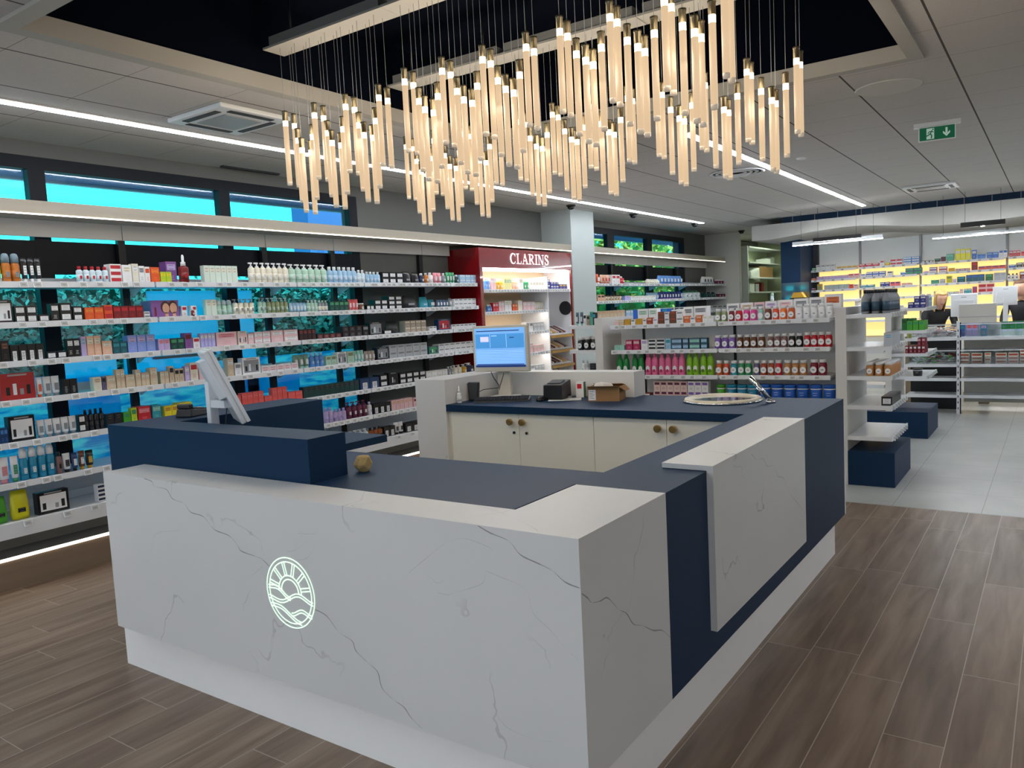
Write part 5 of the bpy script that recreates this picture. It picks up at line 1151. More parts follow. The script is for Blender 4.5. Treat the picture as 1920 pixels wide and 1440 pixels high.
# goods on the end caps
def rowY(kind, x, ya, n, step, w, h, c, z, lab, rz=math.pi/2, cols=1, dx=0, st=1, grp=True):
    for q in range(cols):
        for k in range(n):
            for j in range(st): place(kind, w, h, c, (x-q*dx, ya+k*step, z+j*h), rz, lab, lab+' row' if n*cols*st > 1 else None, .0)
rowY('flask', -1.19, 7.28, 7, .078, .066, .205, 'grey/ink', 1.487, 'grey shampoo bottle with black cap on the top end shelf nearest the aisle', cols=3, dx=.083, rz=0)
rowY('carton', -1.175, 7.29, 6, .062, .07, .115, 'silver/paleblue', 1.206, 'silver boxed cream on the second end shelf below the grey bottles', rz=0)
rowY('jar', -1.18, 7.28, 7, .072, .066, .115, 'tan/white', .955, 'tan capsule jar with white lid on the third end shelf', cols=3, dx=.072, rz=0)
rowY('jarbox', -1.19, 7.30, 5, .09, .085, .078, 'ink/white', .70, 'black soap box on the fourth end shelf', rz=0)
q = MB().box(-1.30, -1.17, 7.23, 8.06, .4305, .432, M_WPL).build('shelf_liner'); tag(q, 'white strip of shelf liner on the empty lowest end shelf', 'liner')
for j in (0, 1):
    rowY('carton', -1.235, 9.86, 4, .06, .056, .065, 'navyb/white', 1.475+j*.065, 'navy boxed toothpaste stacked on the farther end shelf', rz=0, cols=3-j, dx=.062)
rowY('bottle', -1.225, 9.86+.26, 5, .05, .045, .15, 'paleblue/white', 1.475, 'pale blue mouthwash bottle behind the navy boxes', rz=0, cols=2, dx=.06)
rowY('carton', -1.25, 9.86, 4, .08, .054, .105, 'greenb/green', 1.225, 'green carton on the second shelf of the farther end unit', rz=0, cols=3, dx=.06)
rowY('carton', -1.37, 9.97, 3, .08, .054, .13, 'greenm/greend', 1.225, 'taller dark green carton on the farther end unit', rz=0, cols=2, dx=.07)
rowY('carton', -1.235, 9.86, 4, .07, .032, .085, 'maroon/white', .965, 'dark red capsule carton on the farther end unit', rz=0, cols=5, dx=.042)
rowY('carton', -1.235, 9.87, 3, .07, .032, .085, 'maroon/pinkp', 1.05, 'dark red capsule carton in the upper layer of the farther end unit', rz=0, cols=2, dx=.042)
place('tub', .105, .085, 'ink/ink', (-1.30, 9.90, .705), 0, 'black tub with white sticker on the lowest farther end shelf')
rowY('tube', -4.22+.03, 7.27, 2, .09, .035, .14, 'slate/mint', 1.48, 'grey-green tube standing on the top shelf beside the pillar', rz=0)
for k, (x, c_, h_, kd, lb) in enumerate(((-4.13, 'slate/mint', .14, 'tube', 'grey-green tube standing alone on top shelf beside the pillar'), (-4.085, 'white/ink', .12, 'carton', 'white and black hair-dye carton on the shelf beside the pillar'), (-4.045, 'taupe/ink', .105, 'carton', 'leaning taupe carton beside the hair-dye carton'), (-4.005, 'mintd/teal', .14, 'carton', 'mint green carton left of the dark carton near the pillar'), (-3.975+.003, 'ink/teal', .13, 'carton', 'dark carton beside the mint green carton near the pillar'))):
    place(kd, .034, h_, c_, (x, 7.26, 1.48), 0, lb, None, 0)
rowY('jar', -4.16, 7.27, 2, .09, .07, .135, 'ink/white', 1.22, 'black jar with silver lid on the second shelf beside the red cabinet', cols=1, rz=0)
rowY('jar', -4.08, 7.27, 2, .09, .07, .14, 'ink/white', 1.22, 'black jar standing second on the shelf beside the red cabinet', rz=0)
rowY('jar', -4.00, 7.27, 2, .09, .07, .14, 'ink/white', 1.22, 'black jar nearest the panel on the shelf beside the red cabinet', rz=0)
rowY('bottle', -4.14, 7.27, 1, .1, .04, .15, 'white/silver', .96, 'white ribbed bottle on the third shelf beside the red cabinet', rz=0, cols=1)
rowY('bottle', -4.09, 7.27, 1, .1, .04, .15, 'silver/silver', .96, 'silver ribbed bottle on the third shelf beside the red cabinet', rz=0, cols=1)
place('carton', .07, .12, 'ink/black', (-4.01, 7.27, .96), 0, 'black carton on the third shelf beside the red cabinet', None, 0)
rowY('carton', -3.70, 7.75, 1, .1, .1, .155, 'blue/aqua', 1.462, 'deep blue carton on the rear gondola shelf', rz=math.pi, cols=1)
for k in range(9): place('carton', .038, .15, ('blue/aqua', 'aqua/blue')[k % 2], (-3.90+.16+k*.042, 7.86, 1.462), math.pi, 'deep blue suncare carton on the rear side of the gondola top', 'blue cartons on the rear gondola shelf', 0)
for k in range(5): place('carton', .026, .14, 'white/blue', (-3.30+k*.031, 7.86, 1.462), math.pi, 'white blue-striped narrow carton on the rear side of the gondola top', 'striped cartons on the rear gondola shelf', 0)
# =================================================================== DISPENSARY AT THE BACK
for i, (x0, x1, t) in enumerate(((-3.98, -2.97, 'at the blue column'), (-2.97, -1.98, 'second from the blue column'), (-1.98, -.69, 'with the tall yellow boxes'), (-.69, .7, 'at the right picture edge'))):
    r = thing('dispensary_shelving', 'backlit amber dispensary shelving bay '+t, 'shelving unit', ((x0+x1)/2, 15.5, 0)); o = -Vector(r.location)
    q = MB().box(x0, x1, 15.58, 15.615, .9, 2.17, M_AMBER).build('backlight_panel', r); q.location = o
    q = MB().box(x1-.03, x1+.006, 15.56, 15.6, 0, 2.66, M_GREYP).build('upright', r); q.location = o
    q = MB().box(x0+.01, x1-.035, 15.60, 15.615, 2.17, 2.64, mat('grey_back_board', (236, 240, 240), .6)).build('upper_panel', r); q.location = o
    for z in (2.145, 1.965, 1.775, 1.585, 1.39, 1.19): shelf_board(r, x0+.01, x1-.035, 15.35, 15.58, z, '-Y', [x0+.1+k*.16 for k in range(int((x1-x0-.1)/.16))] if z > 1.5 else [], thick=.014)
# service desks with white monitors
for i, (x0, x1, t) in enumerate(((-1.9, -1.15, 'with oak legs, in front of the lit shelves'), (-.95, .4, 'farther right in front of the lit shelves'))):
    r = thing('dispensing_desk', 'white dispensing desk '+t, 'desk', ((x0+x1)/2, 13.3, 0)); o = -Vector(r.location)
    q = MB().box(x0, x1, 12.95, 13.6, 1.0, 1.05, M_WHITE).box(x0+.1, x1-.1, 13.3, 13.34, .1, 1.0, M_WHITE).build('desk_top', r); q.location = o
    for x in (x0+.02, x1-.32):
        q = MB().box(x, x+.13, 13.05, 13.2, 0, 1.0, M_OAKD).build('leg', r); q.location = o
    q = MB().box(x0+.05, x1-.05, 13.2, 13.215, .12, .14, M_LEDS).build('foot_light', r); q.location = o
q = MB().box(-1.17, -.71, 12.98, 13.08, 1.05, 1.44, M_WALL).box(-1.172, -.708, 12.976, 12.98, 1.255, 1.262, M_GREYP).build('desk_screen'); tag(q, 'pale grey privacy screen between the two white monitors', 'screen')
def back_monitor(cx, cy, z0, w, h, rz, t):
    r = thing('monitor', t, 'monitor', (cx, cy, 1.05), rz); o = z0-1.05
    MB().box(-w/2, w/2, 0, .03, o, o+h, M_WPL, .006).build('bezel', r)
    MB().prism([(-w*.42, o+.03), (w*.42, o+.03), (w*.36, o+h*.72), (-w*.36, o+h*.72)], 'Y', -.035, 0, M_WPL).box(-w*.1, w*.1, -.037, -.035, o+h*.84, o+h*.87, M_GREYP).build('back_cover', r)
    MB().box(-.03, .03, -.06, -.03, .01, o+h*.4, M_WPL).box(-.11, .11, -.12, .08, 0, .012, M_WPL).build('stand', r)
    return r
back_monitor(-1.13, 13.25, 1.26, .34, .33, .0, 'white monitor seen from behind, left of the grey privacy screen')
back_monitor(-.62, 13.3, 1.40, .30, .27, .15, 'white monitor seen from behind, higher and right of the privacy screen')
# bins (glass-fronted low shelves) facing the aisle
r = thing('bin_shelving', 'long white slotted shelving with clear divided bins on grey tiles', 'shelving unit', (0, 12.1, 0)); o = -Vector(r.location)
for x in (-1.085, .25): q = MB().box(x-.018, x+.018, 11.93, 12.0, 0, 1.24, M_SHELF).box(x+.018, x+.03, 11.95, 12.0, 0, 1.22, M_DARK).build('upright', r); q.location = o
for k in range(16):
    for z0 in (.06,): q = None
hl = MB()
for k in range(14): hl.box(-1.09, -1.08, 11.928, 11.93, .06+k*.08, .09+k*.08, M_DARK)
q = hl.build('slots', r); q.location = o
q = MB().box(-1.05, 2.2, 12.32, 12.34, .12, 1.2, M_WALL).build('back_panel', r); q.location = o
for z in (.25, .475, .665, 1.02):
    for a, c_ in ((-1.72, -1.105), (-1.065, 2.2)): shelf_board(r, a, c_, 11.93, 12.32, z, '-Y', [], thick=.03)
for z, h in ((.665, .19), (1.02, .18)):
    for a, c_ in ((-1.70, -1.11), (-1.06, 2.2)):
        q = MB().box(a, c_, 11.935, 11.939, z, z+h*.55, M_ACR).build('bin_front', r); q.location = o
        q = MB().box(a, c_, 11.934, 11.94, z+h-.012, z+h, M_WPL).build('bin_rim', r); q.location = o
        q = MB().box(a, c_, 12.3, 12.306, z, z+h, M_ACR).build('bin_back', r); q.location = o
        for k in range(int((c_-a)/.24)): q = MB().box(a+k*.24, a+k*.24+.003, 11.94, 12.3, z, z+h, M_ACR).build('divider', r); q.location = o
rb = random.Random(5)
for z, zz, lab, cs in ((1.02, 0, 'pink', ('pinkp', 'greyt', 'white', 'taupe', 'rosew')), (.665, 0, 'green', ('silver', 'greenb', 'palegreen', 'greyt', 'redc'))):
    mb = MB()
    for k in range(70):
        x, y, zc = rb.uniform(-1.64, -1.16), rb.uniform(11.98, 12.28), z+.015+rb.random()*.11; cc = cm(rb.choice(cs)); a = rb.uniform(0, 3.1)
        dx, dy = .035*math.cos(a), .035*math.sin(a); e = rb.uniform(-.012, .012)
        mb.hexa([(x-dx, y-dy, zc+e), (x+dy*.6-dx*.2, y-dx*.6, zc), (x+dx, y+dy, zc-e), (x-dy*.6, y+dx*.6, zc)]+[(x-dx, y-dy, zc+e+.014), (x+dy*.6-dx*.2, y-dx*.6, zc+.014), (x+dx, y+dy, zc-e+.014), (x-dy*.6, y+dx*.6, zc+.014)], cc)
    q = mb.build('loose_sachets'); tag(q, 'loose heap of small %s wrapped sachets in the clear bin' % ('pink and grey' if lab == 'pink' else 'green and silver'), 'sachets', kind='stuff')
q = MB().lathe([(.028, 1.02), (.032, 1.13), (.02, 1.16)], cm('yellowg'), cx=-1.67, cy=11.97, n=14).build('yellow_pack'); tag(q, 'small yellow pack in the corner of the pink sachet bin', 'pack')
q = box_obj('black_cabinet', -1.72, -1.12, 12.4, 12.7, 0, .98, M_BLACK); tag(q, 'black cabinet standing behind the clear bins', 'cabinet')
# pendant lights
def pendant(x0, x1, y, z, w, h, m, lab, lit=True, slope=0):
    r = thing('linear_pendant_light', lab, 'pendant light', ((x0+x1)/2, y, z)); L_ = (x1-x0)/2
    MB().box(-L_, L_, -w/2, w/2, 0, h, m).build('housing', r)
    if lit: MB().box(-L_+.005, L_-.005, -w/2+.004, w/2-.004, -.008, 0, M_LEDP).build('diffuser', r)
    else: MB().lathe([(.022, -.006), (.022, 0)], M_LEDP, n=16).build('lamp', r)
    for s in (-.8, .8): MB().lathe([(.002, h), (.002, (3.03 if y < 13.7 else 2.7)-z)], M_DARK, cx=s*L_, n=5).build('cable', r)
pendant(-3.54, -2.2, 13.2, 2.50, .05, .055, M_WPL, 'long white pendant light above the desks near the blue column')
pendant(-1.53, -.15, 13.2, 2.425, .05, .03, M_WPL, 'long white pendant light above the desks at the right')
pendant(-3.17, -2.47, 13.0, 2.52, .05, .055, M_BLACK, 'black pendant spot bar near the blue column', False)
pendant(-1.15, -.61, 13.0, 2.53, .05, .07, M_BLACK, 'black pendant spot bar above the right-hand desk', False)
# storeroom
r = thing('storeroom_shelving', 'tall white storeroom shelving with cartons behind the far opening', 'shelving unit', (-5.2, 17, 0)); o = -Vector(r.location)
q = MB().box(-5.72, -5.35, 16.5, 16.54, 0, 2.8, M_SHELF).box(-5.72, -5.70, 16.54, 19, 0, 2.8, mat('pale_green_wall', (196, 204, 176), .8)).build('side_panel', r); q.location = o
for z in (1.5, 1.84, 2.15, 2.47, 2.79): q = MB().box(-5.70, -5.32, 16.54, 19, z-.03, z, M_SHELF).build('shelf', r); q.location = o
q = box_obj('grey_cabinet', -5.90, -5.56, 15.95, 16.45, 0, 2.0, mat('grey_green_cabinet', (140, 150, 146), .5)); tag(q, 'grey-green tall cabinet inside the storeroom', 'cabinet')
q = MB().hexa([(-5.86, 16.0, 2.0), (-5.58, 16.0, 2.0), (-5.58, 16.35, 2.0), (-5.86, 16.35, 2.0), (-5.84, 16.05, 2.2), (-5.62, 16.05, 2.17), (-5.62, 16.3, 2.2), (-5.82, 16.3, 2.24)], M_WPL, .02).build('plastic_bag'); tag(q, 'white knotted plastic bag on the grey-green cabinet', 'bag')
q = MB().box(-5.66, -5.36, 17.3, 18.3, 2.15, 2.38, M_CARD).build('cardboard_box'); tag(q, 'long brown cardboard box on the storeroom shelf', 'box')
q = MB().hexa([(-5.60, 16.75, 2.12), (-5.36, 16.75, 2.12), (-5.33, 17.25, 2.06), (-5.60, 17.25, 2.15), (-5.60, 16.8, 2.3), (-5.38, 16.8, 2.26), (-5.34, 17.25, 2.36), (-5.60, 17.25, 2.38)], M_WPL, .015).build('plastic_sack'); tag(q, 'crumpled white sack hanging over the storeroom shelf beside the brown box', 'sack')
for (ya, w_, z, h_, c_, t) in ((16.7, .3, 1.84, .18, 'white', 'white carton stack'), (17.1, .22, 1.84, .17, 'greyt', 'grey carton'), (17.5, .16, 1.84, .2, 'redd', 'dark red carton'), (17.9, .3, 2.47, .1, 'white', 'low white pack'), (18.3, .2, 2.47, .14, 'greyt', 'small grey pack')):
    q = box_obj('storage_box', -5.62, -5.38, ya, ya+w_, z, z+h_, cm(c_)); tag(q, t+' on the storeroom shelving', 'box')
r = thing('linear_ceiling_light', 'fluorescent batten in the storeroom above the shelving', 'ceiling light', (-4.9, 17.3, 2.98)); MB().box(-.05, .05, -.7, .7, 0, .05, M_WPL).build('housing', r); MB().box(-.04, .04, -.68, .68, -.02, 0, mat('storeroom_led', (236, 255, 220), emit=28)).build('diffuser', r)
# shield and yellow case above the gondola goods (on the rear desk)
r = thing('rear_desk', 'white rear desk with a clear shield behind the second gondola', 'desk', (-3.35, 12.75, 0)); o = -Vector(r.location)
q = MB().box(-3.8, -2.4, 12.5, 13.0, 1.56, 1.60, M_WHITE).box(-3.76, -3.72, 12.55, 12.95, 0, 1.56, M_WHITE).box(-2.48, -2.44, 12.55, 12.95, 0, 1.56, M_WHITE).build('desk_top', r); q.location = o
q = MB().box(-3.62, -3.2, 12.8, 12.806, 1.60, 1.9, M_ACR).build('clear_shield', r); q.location = o
q = MB().box(-3.42, -3.18, 12.52, 12.68, 1.60, 1.66, M_BLACK).hexa([(-3.40, 12.52, 1.66), (-3.2, 12.52, 1.66), (-3.2, 12.68, 1.66), (-3.40, 12.68, 1.66), (-3.37, 12.54, 1.74), (-3.25, 12.54, 1.74), (-3.25, 12.66, 1.74), (-3.37, 12.66, 1.74)], cm('gold')).build('tape_dispenser'); tag(q, 'yellow and black case on the rear desk', 'case')
place('spray', .05, .16, 'clear/palegreen', (-3.71, 12.6, 1.60), 0, 'clear spray bottle with pale cap on the rear desk', None, 0)
# =================================================================== PEOPLE
def skin_fig(name, verts, edges, m, parent, sub=2):
    me = bpy.data.meshes.new(name); me.from_pydata([v[:3] for v in verts], edges, []); ob = add(name, me, parent)
    md = ob.modifiers.new('s', 'SKIN'); md.use_smooth_shade = True
    for i, v in enumerate(verts):
        rr = v[3]; me.skin_vertices[0].data[i].radius = (rr, v[4] if len(v) > 4 else rr)
    me.skin_vertices[0].data[0].use_root = True
    sb = ob.modifiers.new('u', 'SUBSURF'); sb.levels = sub; sb.render_levels = sub; me.materials.append(m)
    return ob
M_SKIN = vary(mat('skin', (216, 168, 142), .5), 12, .04); M_CLOTH = vary(mat('black_cloth', (12, 12, 15), .9), 20, .2); M_BLOND = vary(mat('blond_hair', (190, 152, 92), .55), 60, .25, (1, 1, .2)); M_BROWNH = vary(mat('brown_hair', (96, 66, 48), .55), 60, .25, (1, 1, .2))
def head(parent, loc, tilt, hair, long_):
    """head about 22 cm tall, face towards local -Y"""
    e = add('head', None, parent, loc); e.rotation_euler = tilt
    b = MB(); b.lathe([(.018, -.115), (.045, -.105), (.062, -.07), (.073, -.02), (.078, .03), (.074, .075), (.052, .105), (.015, .118)], M_SKIN, n=24, sy=1.18)
    b.lathe([(.042, -.17), (.044, -.08)], M_SKIN, n=16)
    b.hexa([(-.012, -.10, -.03), (.012, -.10, -.03), (.012, -.08, -.03), (-.012, -.08, -.03), (-.006, -.094, .02), (.006, -.094, .02), (.006, -.08, .02), (-.006, -.08, .02)], M_SKIN, .003)
    for s in (-1, 1):
        b.lathe([(.003, s*.074), (.014, s*.078), (.010, s*.084)], M_SKIN, cx=.0, cy=.0, n=10, axis='X')
        b.lathe([(.010, -.0905), (.006, -.088)], M_WPL, cx=s*.03, cy=.018, n=10, sy=.5, axis='Y'); b.lathe([(.0045, -.0925), (.004, -.09)], M_BLACK, cx=s*.03, cy=.018, n=8, axis='Y')
        b.box(s*.03-.014, s*.03+.014, -.093, -.088, .034, .038, hair)
    b.box(-.02, .02, -.089, -.083, -.058, -.052, mat('lips', (176, 96, 92), .5))
    f = b.build('face', e)
    hb = MB(); n = 24
    prof = [(.02, .128), (.06, .118), (.084, .09), (.09, .04), (.09, -.02), (.084, -.08 if not long_ else -.14)] + ([(.085, -.2), (.07, -.24)] if long_ else [])
    rings = []
    for r_, z in prof:
        rings.append([hb.bm.verts.new((r_*math.cos(t), .012+r_*1.12*math.sin(t), z)) for t in [2*math.pi*k/n for k in range(n)]])
    i = hb.mi(hair)
    for j in range(len(rings)-1):
        for k in range(n):
            t = 2*math.pi*(k+.5)/n
            if j >= 2 and math.sin(t) < -.45: continue            # leave the face free
            fc = hb.bm.faces.new([rings[j][k], rings[j][(k+1) % n], rings[j+1][(k+1) % n], rings[j+1][k]]); fc.material_index = i; fc.smooth = True
    hb.bm.faces.new(rings[0]).material_index = i
    hh = hb.build('hair', e); md = hh.modifiers.new('t', 'SOLIDIFY'); md.thickness = .012
    return e
def person(loc, rz, lean, hair, long_, lab, reach):
    r = thing('person', lab, 'person', loc, rz)
    # pelvis -> chest -> neck, arms, legs; local front is -Y, lean bends the trunk forward
    a = math.radians(lean); L_ = lambda d, x=0: (x, -math.sin(a)*d, .95+math.cos(a)*d)
    ch_ = L_(.36); nk = L_(.52); sl, sr = L_(.46, -.19), L_(.46, .19)
    V = [(0, 0, .95, .15, .12), (*L_(.2), .14, .11), (*ch_, .165, .115), (*nk, .06, .06),
         (*sl, .065), (*sr, .065), (sl[0]-.03, sl[1]-.10, sl[2]-.24, .048), (sr[0]+.03, sr[1]-.10, sr[2]-.24, .048), (-.12, reach[0], reach[1], .034), (.12, reach[0], reach[1], .034),
         (-.09, 0, .86, .095), (.09, 0, .86, .095), (-.10, -.02, .47, .062), (.10, -.02, .47, .062), (-.10, .02, .09, .042), (.10, .02, .09, .042)]
    E_ = [(0, 1), (1, 2), (2, 3), (2, 4), (2, 5), (4, 6), (5, 7), (6, 8), (7, 9), (0, 10), (0, 11), (10, 12), (11, 13), (12, 14), (13, 15)]
    skin_fig('body', V, E_, M_CLOTH, r)
    for s in (-1, 1):
        MB().hexa([(s*.10-.04, -.17, 0), (s*.10+.04, -.17, 0), (s*.10+.04, .08, 0), (s*.10-.04, .08, 0), (s*.10-.03, -.14, .04), (s*.10+.03, -.14, .04), (s*.10+.035, .07, .10), (s*.10-.035, .07, .10)], M_BLACK, .012).build('shoe', r)
        hv = [(s*.12, reach[0], reach[1], .026, .018), (s*.12, reach[0]-.07, reach[1]-.01, .036, .016)]; he = [(0, 1)]
        for k, (dx, ln) in enumerate(((-.03, .065), (-.01, .08), (.01, .075), (.03, .06))):
            hv += [(s*.12+dx, reach[0]-.085, reach[1]-.01, .009, .009), (s*.12+dx*1.15, reach[0]-.085-ln*.6, reach[1]-.018, .0085, .0085), (s*.12+dx*1.2, reach[0]-.085-ln, reach[1]-.035, .007, .007)]; q_ = len(hv)-3; he += [(1, q_), (q_, q_+1), (q_+1, q_+2)]
        hv += [(s*.12-s*.045, reach[0]-.05, reach[1]-.015, .011, .011), (s*.12-s*.06, reach[0]-.085, reach[1]-.025, .009, .009)]; q_ = len(hv)-2; he += [(0, q_), (q_, q_+1)]
        skin_fig('hand', hv, he, M_SKIN, r, 1)
    head(r, (nk[0], nk[1]-math.sin(a)*.13-.01, nk[2]+.16*math.cos(a)+.02), (math.radians(lean*.75), 0, 0), hair, long_)
    return r
person((-1.62, 13.95, 0), math.radians(24), 34, M_BLOND, True, 'person with blond hair in a black top leaning over the white dispensing desk', (-.50, 1.10))
person((-.40, 13.88, 0), math.radians(-18), 14, M_BROWNH, False, 'person with short brown hair in a black top standing at the right picture edge', (-.34, 1.10))
# =================================================================== ON THE ISLAND
def edge_monitor():
    r = thing('monitor', 'white till monitor seen edge-on on the blue counter, screen tilted back', 'monitor', (-3.60, 2.45, 1.0))
    MB().box(-.04, .04, -.10, .20, 0, .012, M_WPL).box(-.05, -.015, -.025, .025, .012, .375, M_WPL, .004).build('stand', r)
    MB().box(-.02, .1, -.02, .03, .24, .28, M_WPL).build('arm', r)
    s = MB().box(-.04, -.012, 0.0, .30, -.20, .21, M_WPL, .006).hexa([(-.012, -.005, -.2), (.006, -.005, -.2), (.006, .305, -.2), (-.012, .305, -.2), (-.012, -.005, .21), (.006, -.005, .21), (.006, .305, .21), (-.012, .305, .21)], M_WPL)
    s.prism([(.03, -.04), (.27, -.04), (.24, .17), (.06, .17)], 'X', -.075, -.04, M_WPL)
    h_ = s.build('display', r, (.165, -.02, .352)); h_.rotation_euler = (0, math.radians(-23), math.radians(62))
    MB().box(.0062, .0075, .02, .28, -.17, .19, M_DARK).build('screen', h_)
    MB().tube([(.02, .03, .26), (.09, .0, .24), (.1, -.02, .16), (.13, .0, .1), (.12, .04, .02)], .003, M_DARK).tube([(.1, .02, .12), (.14, -.01, .08), (.2, .02, .01)], .003, M_GREYP).build('cable', r)
edge_monitor()
r = thing('payment_keypad', 'black payment keypad lying on the blue till ledge beside the edge-on monitor', 'keypad', (-3.87, 2.50, 1.183), math.radians(20))
MB().hexa([(-.05, -.1, 0), (.05, -.1, 0), (.05, .14, 0), (-.05, .14, 0), (-.045, -.09, .045), (.045, -.09, .045), (.045, .14, .02), (-.045, .14, .02)], M_BLACK, .006).build('housing', r)
MB().box(-.04, .04, -.095, -.06, .045, .07, M_BLACK, .006).build('hood', r)
kb = MB()
for i in range(3):
    for j in range(4): kb.box(-.03+i*.022, -.014+i*.022, -.04+j*.03, -.02+j*.03, .03-j*.003, .046-j*.004, M_DARK)
kb.build('keys', r)
# stone
bmr = bmesh.new(); bmesh.ops.create_icosphere(bmr, subdivisions=3, radius=.04)
rr = random.Random(9)
for v in bmr.verts:
    n_ = math.sin(v.co.x*150)*.05+math.sin(v.co.y*125+1)*.05+math.sin(v.co.z*170+2)*.05; v.co *= 1+n_; v.co.x = max(min(v.co.x, .03), -.03); v.co.z = max(min(v.co.z, .034), -.034)
me = bpy.data.meshes.new('stone'); bmr.to_mesh(me); bmr.free(); me.materials.append(vary(mat('ochre_stone', (170, 146, 96), .9), 30, .35, bump=.4))
q = add('stone', me, None, (-2.462, 2.37, 1.035)); tag(q, 'rough ochre stone on the blue worktop behind the raised ledge', 'stone')
# computer at the rear counter
r = thing('monitor', 'beige monitor with a lit blue table on screen on the rear counter', 'monitor', (-3.545, 4.95, 1.0), math.radians(6))
MB().box(-.10, .10, -.09, .11, 0, .012, M_WPL, .004).hexa([(-.055, .02, .012), (.055, .02, .012), (.055, .05, .012), (-.055, .05, .012), (-.045, .02, .3), (.045, .02, .3), (.045, .045, .3), (-.045, .045, .3)], M_BEIGE).build('stand', r)
d_ = MB().box(-.245, .245, -.02, .02, .20, .56, M_BEIGE, .008).box(-.16, .16, .02, .05, .26, .5, M_BEIGE).build('bezel', r)
sc = MB().box(-.222, .222, -.0225, -.0205, .238, .54, M_SCREEN); SB = mat('screen_blue', (64, 136, 200), emit=.62); SN = mat('screen_navy', (16, 44, 110), emit=.4); SL = mat('screen_pale', (160, 200, 240), emit=.75); SP = mat('screen_lilac', (190, 190, 236), emit=.75)
y = -.0235
def sq(x0, x1, z0, z1, m, dy=0): sc.quad([(x0, y-dy, z0), (x1, y-dy, z0), (x1, y-dy, z1), (x0, y-dy, z1)], m)
sq(-.222, .222, .238, .254, SN); sq(-.21, .21, .256, .262, SN); sq(-.205, .175, .515, .522, SN); sq(-.215, .215, .385, .495, SB)
sq(-.17, -.095, .435, .475, SP, .001); sq(-.085, -.082, .39, .492, SL, .001); sq(.06, .063, .39, .492, SL, .001); sq(.09, .13, .462, .468, SN, .001); sq(-.07, -.02, .478, .483, SL, .001)
for k in range(9): sq(-.21, .21, .268+k*.012, .2705+k*.012, SL, .001)
sc.build('screen', d_, fix=False)
MB().tube([(-.09, -.02, .2), (-.06, -.04, .16), (-.01, -.05, .1), (-.005, -.05, .06), (.0, -.045, .1), (.03, -.03, .19)], .0035, M_BLACK).tube([(-.01, -.05, .08), (-.12, -.1, .07), (-.18, -.14, .04), (-.12, -.16, .008), (.04, -.1, .02), (.16, -.09, .02)], .0028, M_BLACK).build('cable', r)
r = thing('keyboard', 'black computer keyboard in front of the beige monitor', 'keyboard', (-3.38, 4.70, 1.0), math.radians(27))
MB().hexa([(-.21, -.065, 0), (.21, -.065, 0), (.21, .065, 0), (-.21, .065, 0), (-.208, -.062, .014), (.208, -.062, .014), (.208, .062, .026), (-.208, .062, .026)], M_BLACK).build('case', r)
kb = MB()
for i in range(18):
    for j in range(5): kb.box(-.198+i*.022, -.180+i*.022, -.055+j*.023, -.036+j*.023, .014, .024+j*.0025, M_DARK)
kb.build('keys', r)
r = thing('mouse', 'black computer mouse beside the keyboard', 'mouse', (-3.10, 4.79, 1.0), math.radians(10))
MB().lathe([(.030, 0), (.032, .008), (.028, .022), (.015, .032), (.003, .034)], M_BLACK, n=18, sy=1.6).build('shell', r); MB().box(-.004, .004, -.035, -.02, .027, .034, M_GREYP).build('wheel', r)
r = thing('receipt_printer', 'black receipt printer on the rear counter beside the monitor', 'printer', (-3.05, 4.95, 1.0), math.radians(8))
MB().hexa([(-.075, -.1, 0), (.075, -.1, 0), (.075, .09, 0), (-.075, .09, 0), (-.073, -.095, .11), (.073, -.095, .11), (.073, .085, .135), (-.073, .085, .135)], M_BLACK, .006).build('case', r)
MB().hexa([(-.055, -.07, .115), (.055, -.07, .115), (.055, .02, .13), (-.055, .02, .13), (-.05, -.06, .122), (.05, -.06, .122), (.05, .02, .138), (-.05, .02, .138)], M_DARK).build('lid', r)
r = thing('card_terminal', 'black card terminal standing at the left end of the rear counter', 'card terminal', (-3.66, 4.72, 1.0), math.radians(20))
MB().hexa([(-.035, -.03, 0), (.035, -.03, 0), (.035, .03, 0), (-.035, .03, 0), (-.045, -.01, .14), (.045, -.01, .14), (.045, .035, .14), (-.045, .035, .14)], M_BLACK, .01).build('body', r)
MB().hexa([(-.03, -.0165, .085), (.03, -.0165, .085), (.03, -.012, .085), (-.03, -.012, .085), (-.032, -.012, .12), (.032, -.012, .12), (.032, -.008, .12), (-.032, -.008, .12)], M_GRIN).build('display', r)
place('dropper', .036, .13, 'white/white', (-3.675, 4.56, 1.0), 0, 'small white nozzle bottle on the rear counter against the marble end', None, 0)
q = MB().box(-.12, .12, -.08, .08, 0, .0015, M_WPL).lathe([(.035, .0016), (.035, .002)], M_GRIN, n=18).build('paper_sheet', None, (-2.96, 4.90, 1.0)); q.rotation_euler.z = .5; tag(q, 'white paper sheet with a dark round mark on the rear counter', 'paper')
r = thing('leaflet_carton', 'white and green carton with a red square standing behind the paper sheet', 'box', (-2.915, 5.06, 1.0), .15)
MB().box(-.03, .03, -.02, .02, 0, .115, M_WPL).box(.0305, .032, -.02, .02, 0, .115, cm('greend')).box(-.02, .015, -.0212, -.02, .065, .1, cm('redc')).build('carton', r)
q = MB().box(-.03, .03, -.02, .02, 0, .015, M_GREYP).box(-.02, .025, -.015, .015, .015, .03, M_DARK).build('small_gadget', None, (-3.0, 5.0, 1.0)); tag(q, 'small grey gadget beside the receipt printer', 'gadget')
r = thing('cardboard_box', 'open brown cardboard box with a white address label on the rear counter', 'box', (-2.63, 4.93, 1.0), math.radians(12))
b = MB().box(-.115, .115, -.085, .085, 0, .004, M_CARD)
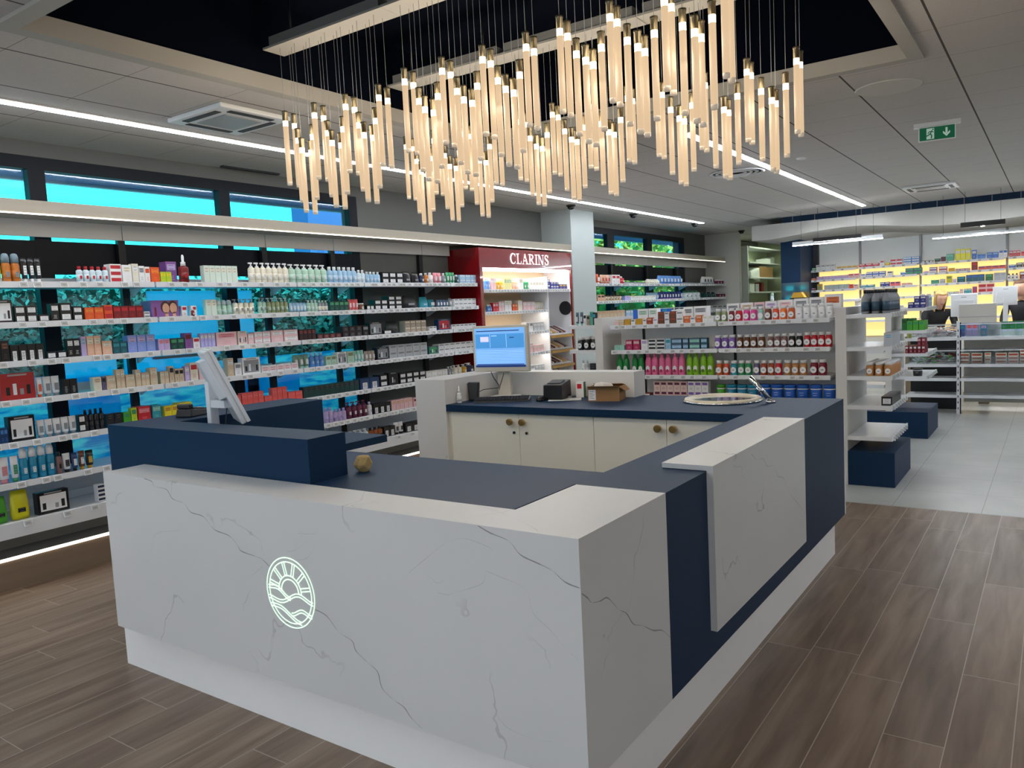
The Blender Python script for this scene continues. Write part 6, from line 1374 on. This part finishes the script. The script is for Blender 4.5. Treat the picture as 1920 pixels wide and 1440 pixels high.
for q_ in ((-.115, .115, -.085, -.081), (-.115, .115, .081, .085), (-.115, -.111, -.081, .081), (.111, .115, -.081, .081)): b.box(*q_, .004, .1, M_CARD)
b.build('body', r)
MB().hexa([(-.115, -.085, .1), (.115, -.085, .1), (.105, -.12, .108), (-.105, -.12, .108), (-.115, -.084, .103), (.115, -.084, .103), (.105, -.12, .111), (-.105, -.12, .111)], M_CARD).hexa([(-.115, .085, .1), (.115, .085, .1), (.105, .03, .112), (-.105, .03, .112), (-.115, .085, .103), (.115, .085, .103), (.105, .03, .115), (-.105, .03, .115)], M_CARD).hexa([(.113, -.08, .1), (.115, .08, .1), (.15, .06, .07), (.15, -.06, .07), (.113, -.08, .103), (.115, .08, .103), (.152, .06, .073), (.152, -.06, .073)], M_CARD).build('flap', r)
lb = MB().box(-.108, -.055, -.0862, -.085, .008, .082, M_WPL)
for k in range(5): lb.box(-.102, -.066-(k % 2)*.01, -.0868, -.0862, .02+k*.012, .024+k*.012, M_GRIN)
lb.build('address_label', r)
q = MB().hexa([(-.09, -.03, .05), (.02, -.05, .05), (.06, .04, .05), (-.06, .05, .05), (-.08, -.02, .118), (0, -.03, .125), (.05, .03, .115), (-.05, .04, .13)], M_PALE, .01).build('crumpled_paper', None, (-2.64, 4.93, 1.0)); tag(q, 'crumpled white packing paper sticking out of the cardboard box', 'paper')
# wash basin and tap
r = thing('round_basin', 'cream round basin with chrome rim set into the blue worktop', 'basin', (-1.82, 5.03, 1.0))
MB().lathe([(.24, .0), (.25, .008), (.245, .022), (.225, .026), (.215, .02), (.20, .006)], mat('basin_cream', (214, 204, 182), .3), n=48).lathe([(.20, .006), (.12, .003), (.0001, .003)], mat('basin_cream', (214, 204, 182), .3), n=48).build('bowl', r)
MB().lathe([(.246, .0015), (.256, .002), (.256, .010), (.250, .012)], M_CHROME, n=48).build('rim', r)
r = thing('tap', 'chrome tap leaning over the round basin', 'tap', (-1.49, 4.98, 1.0))
MB().lathe([(.03, 0), (.03, .012), (.024, .016)], M_CHROME, n=20).build('base', r)
MB().tube([(0, 0, .01), (-.06, -.01, .09), (-.125, -.02, .165)], .016, M_CHROME, 16).build('spout', r)
MB().tube([(-.04, -.022, .075), (-.055, -.05, .085)], .009, M_CHROME, 10).build('lever', r)
# =================================================================== FINISH
for me in bpy.data.meshes: me.update()
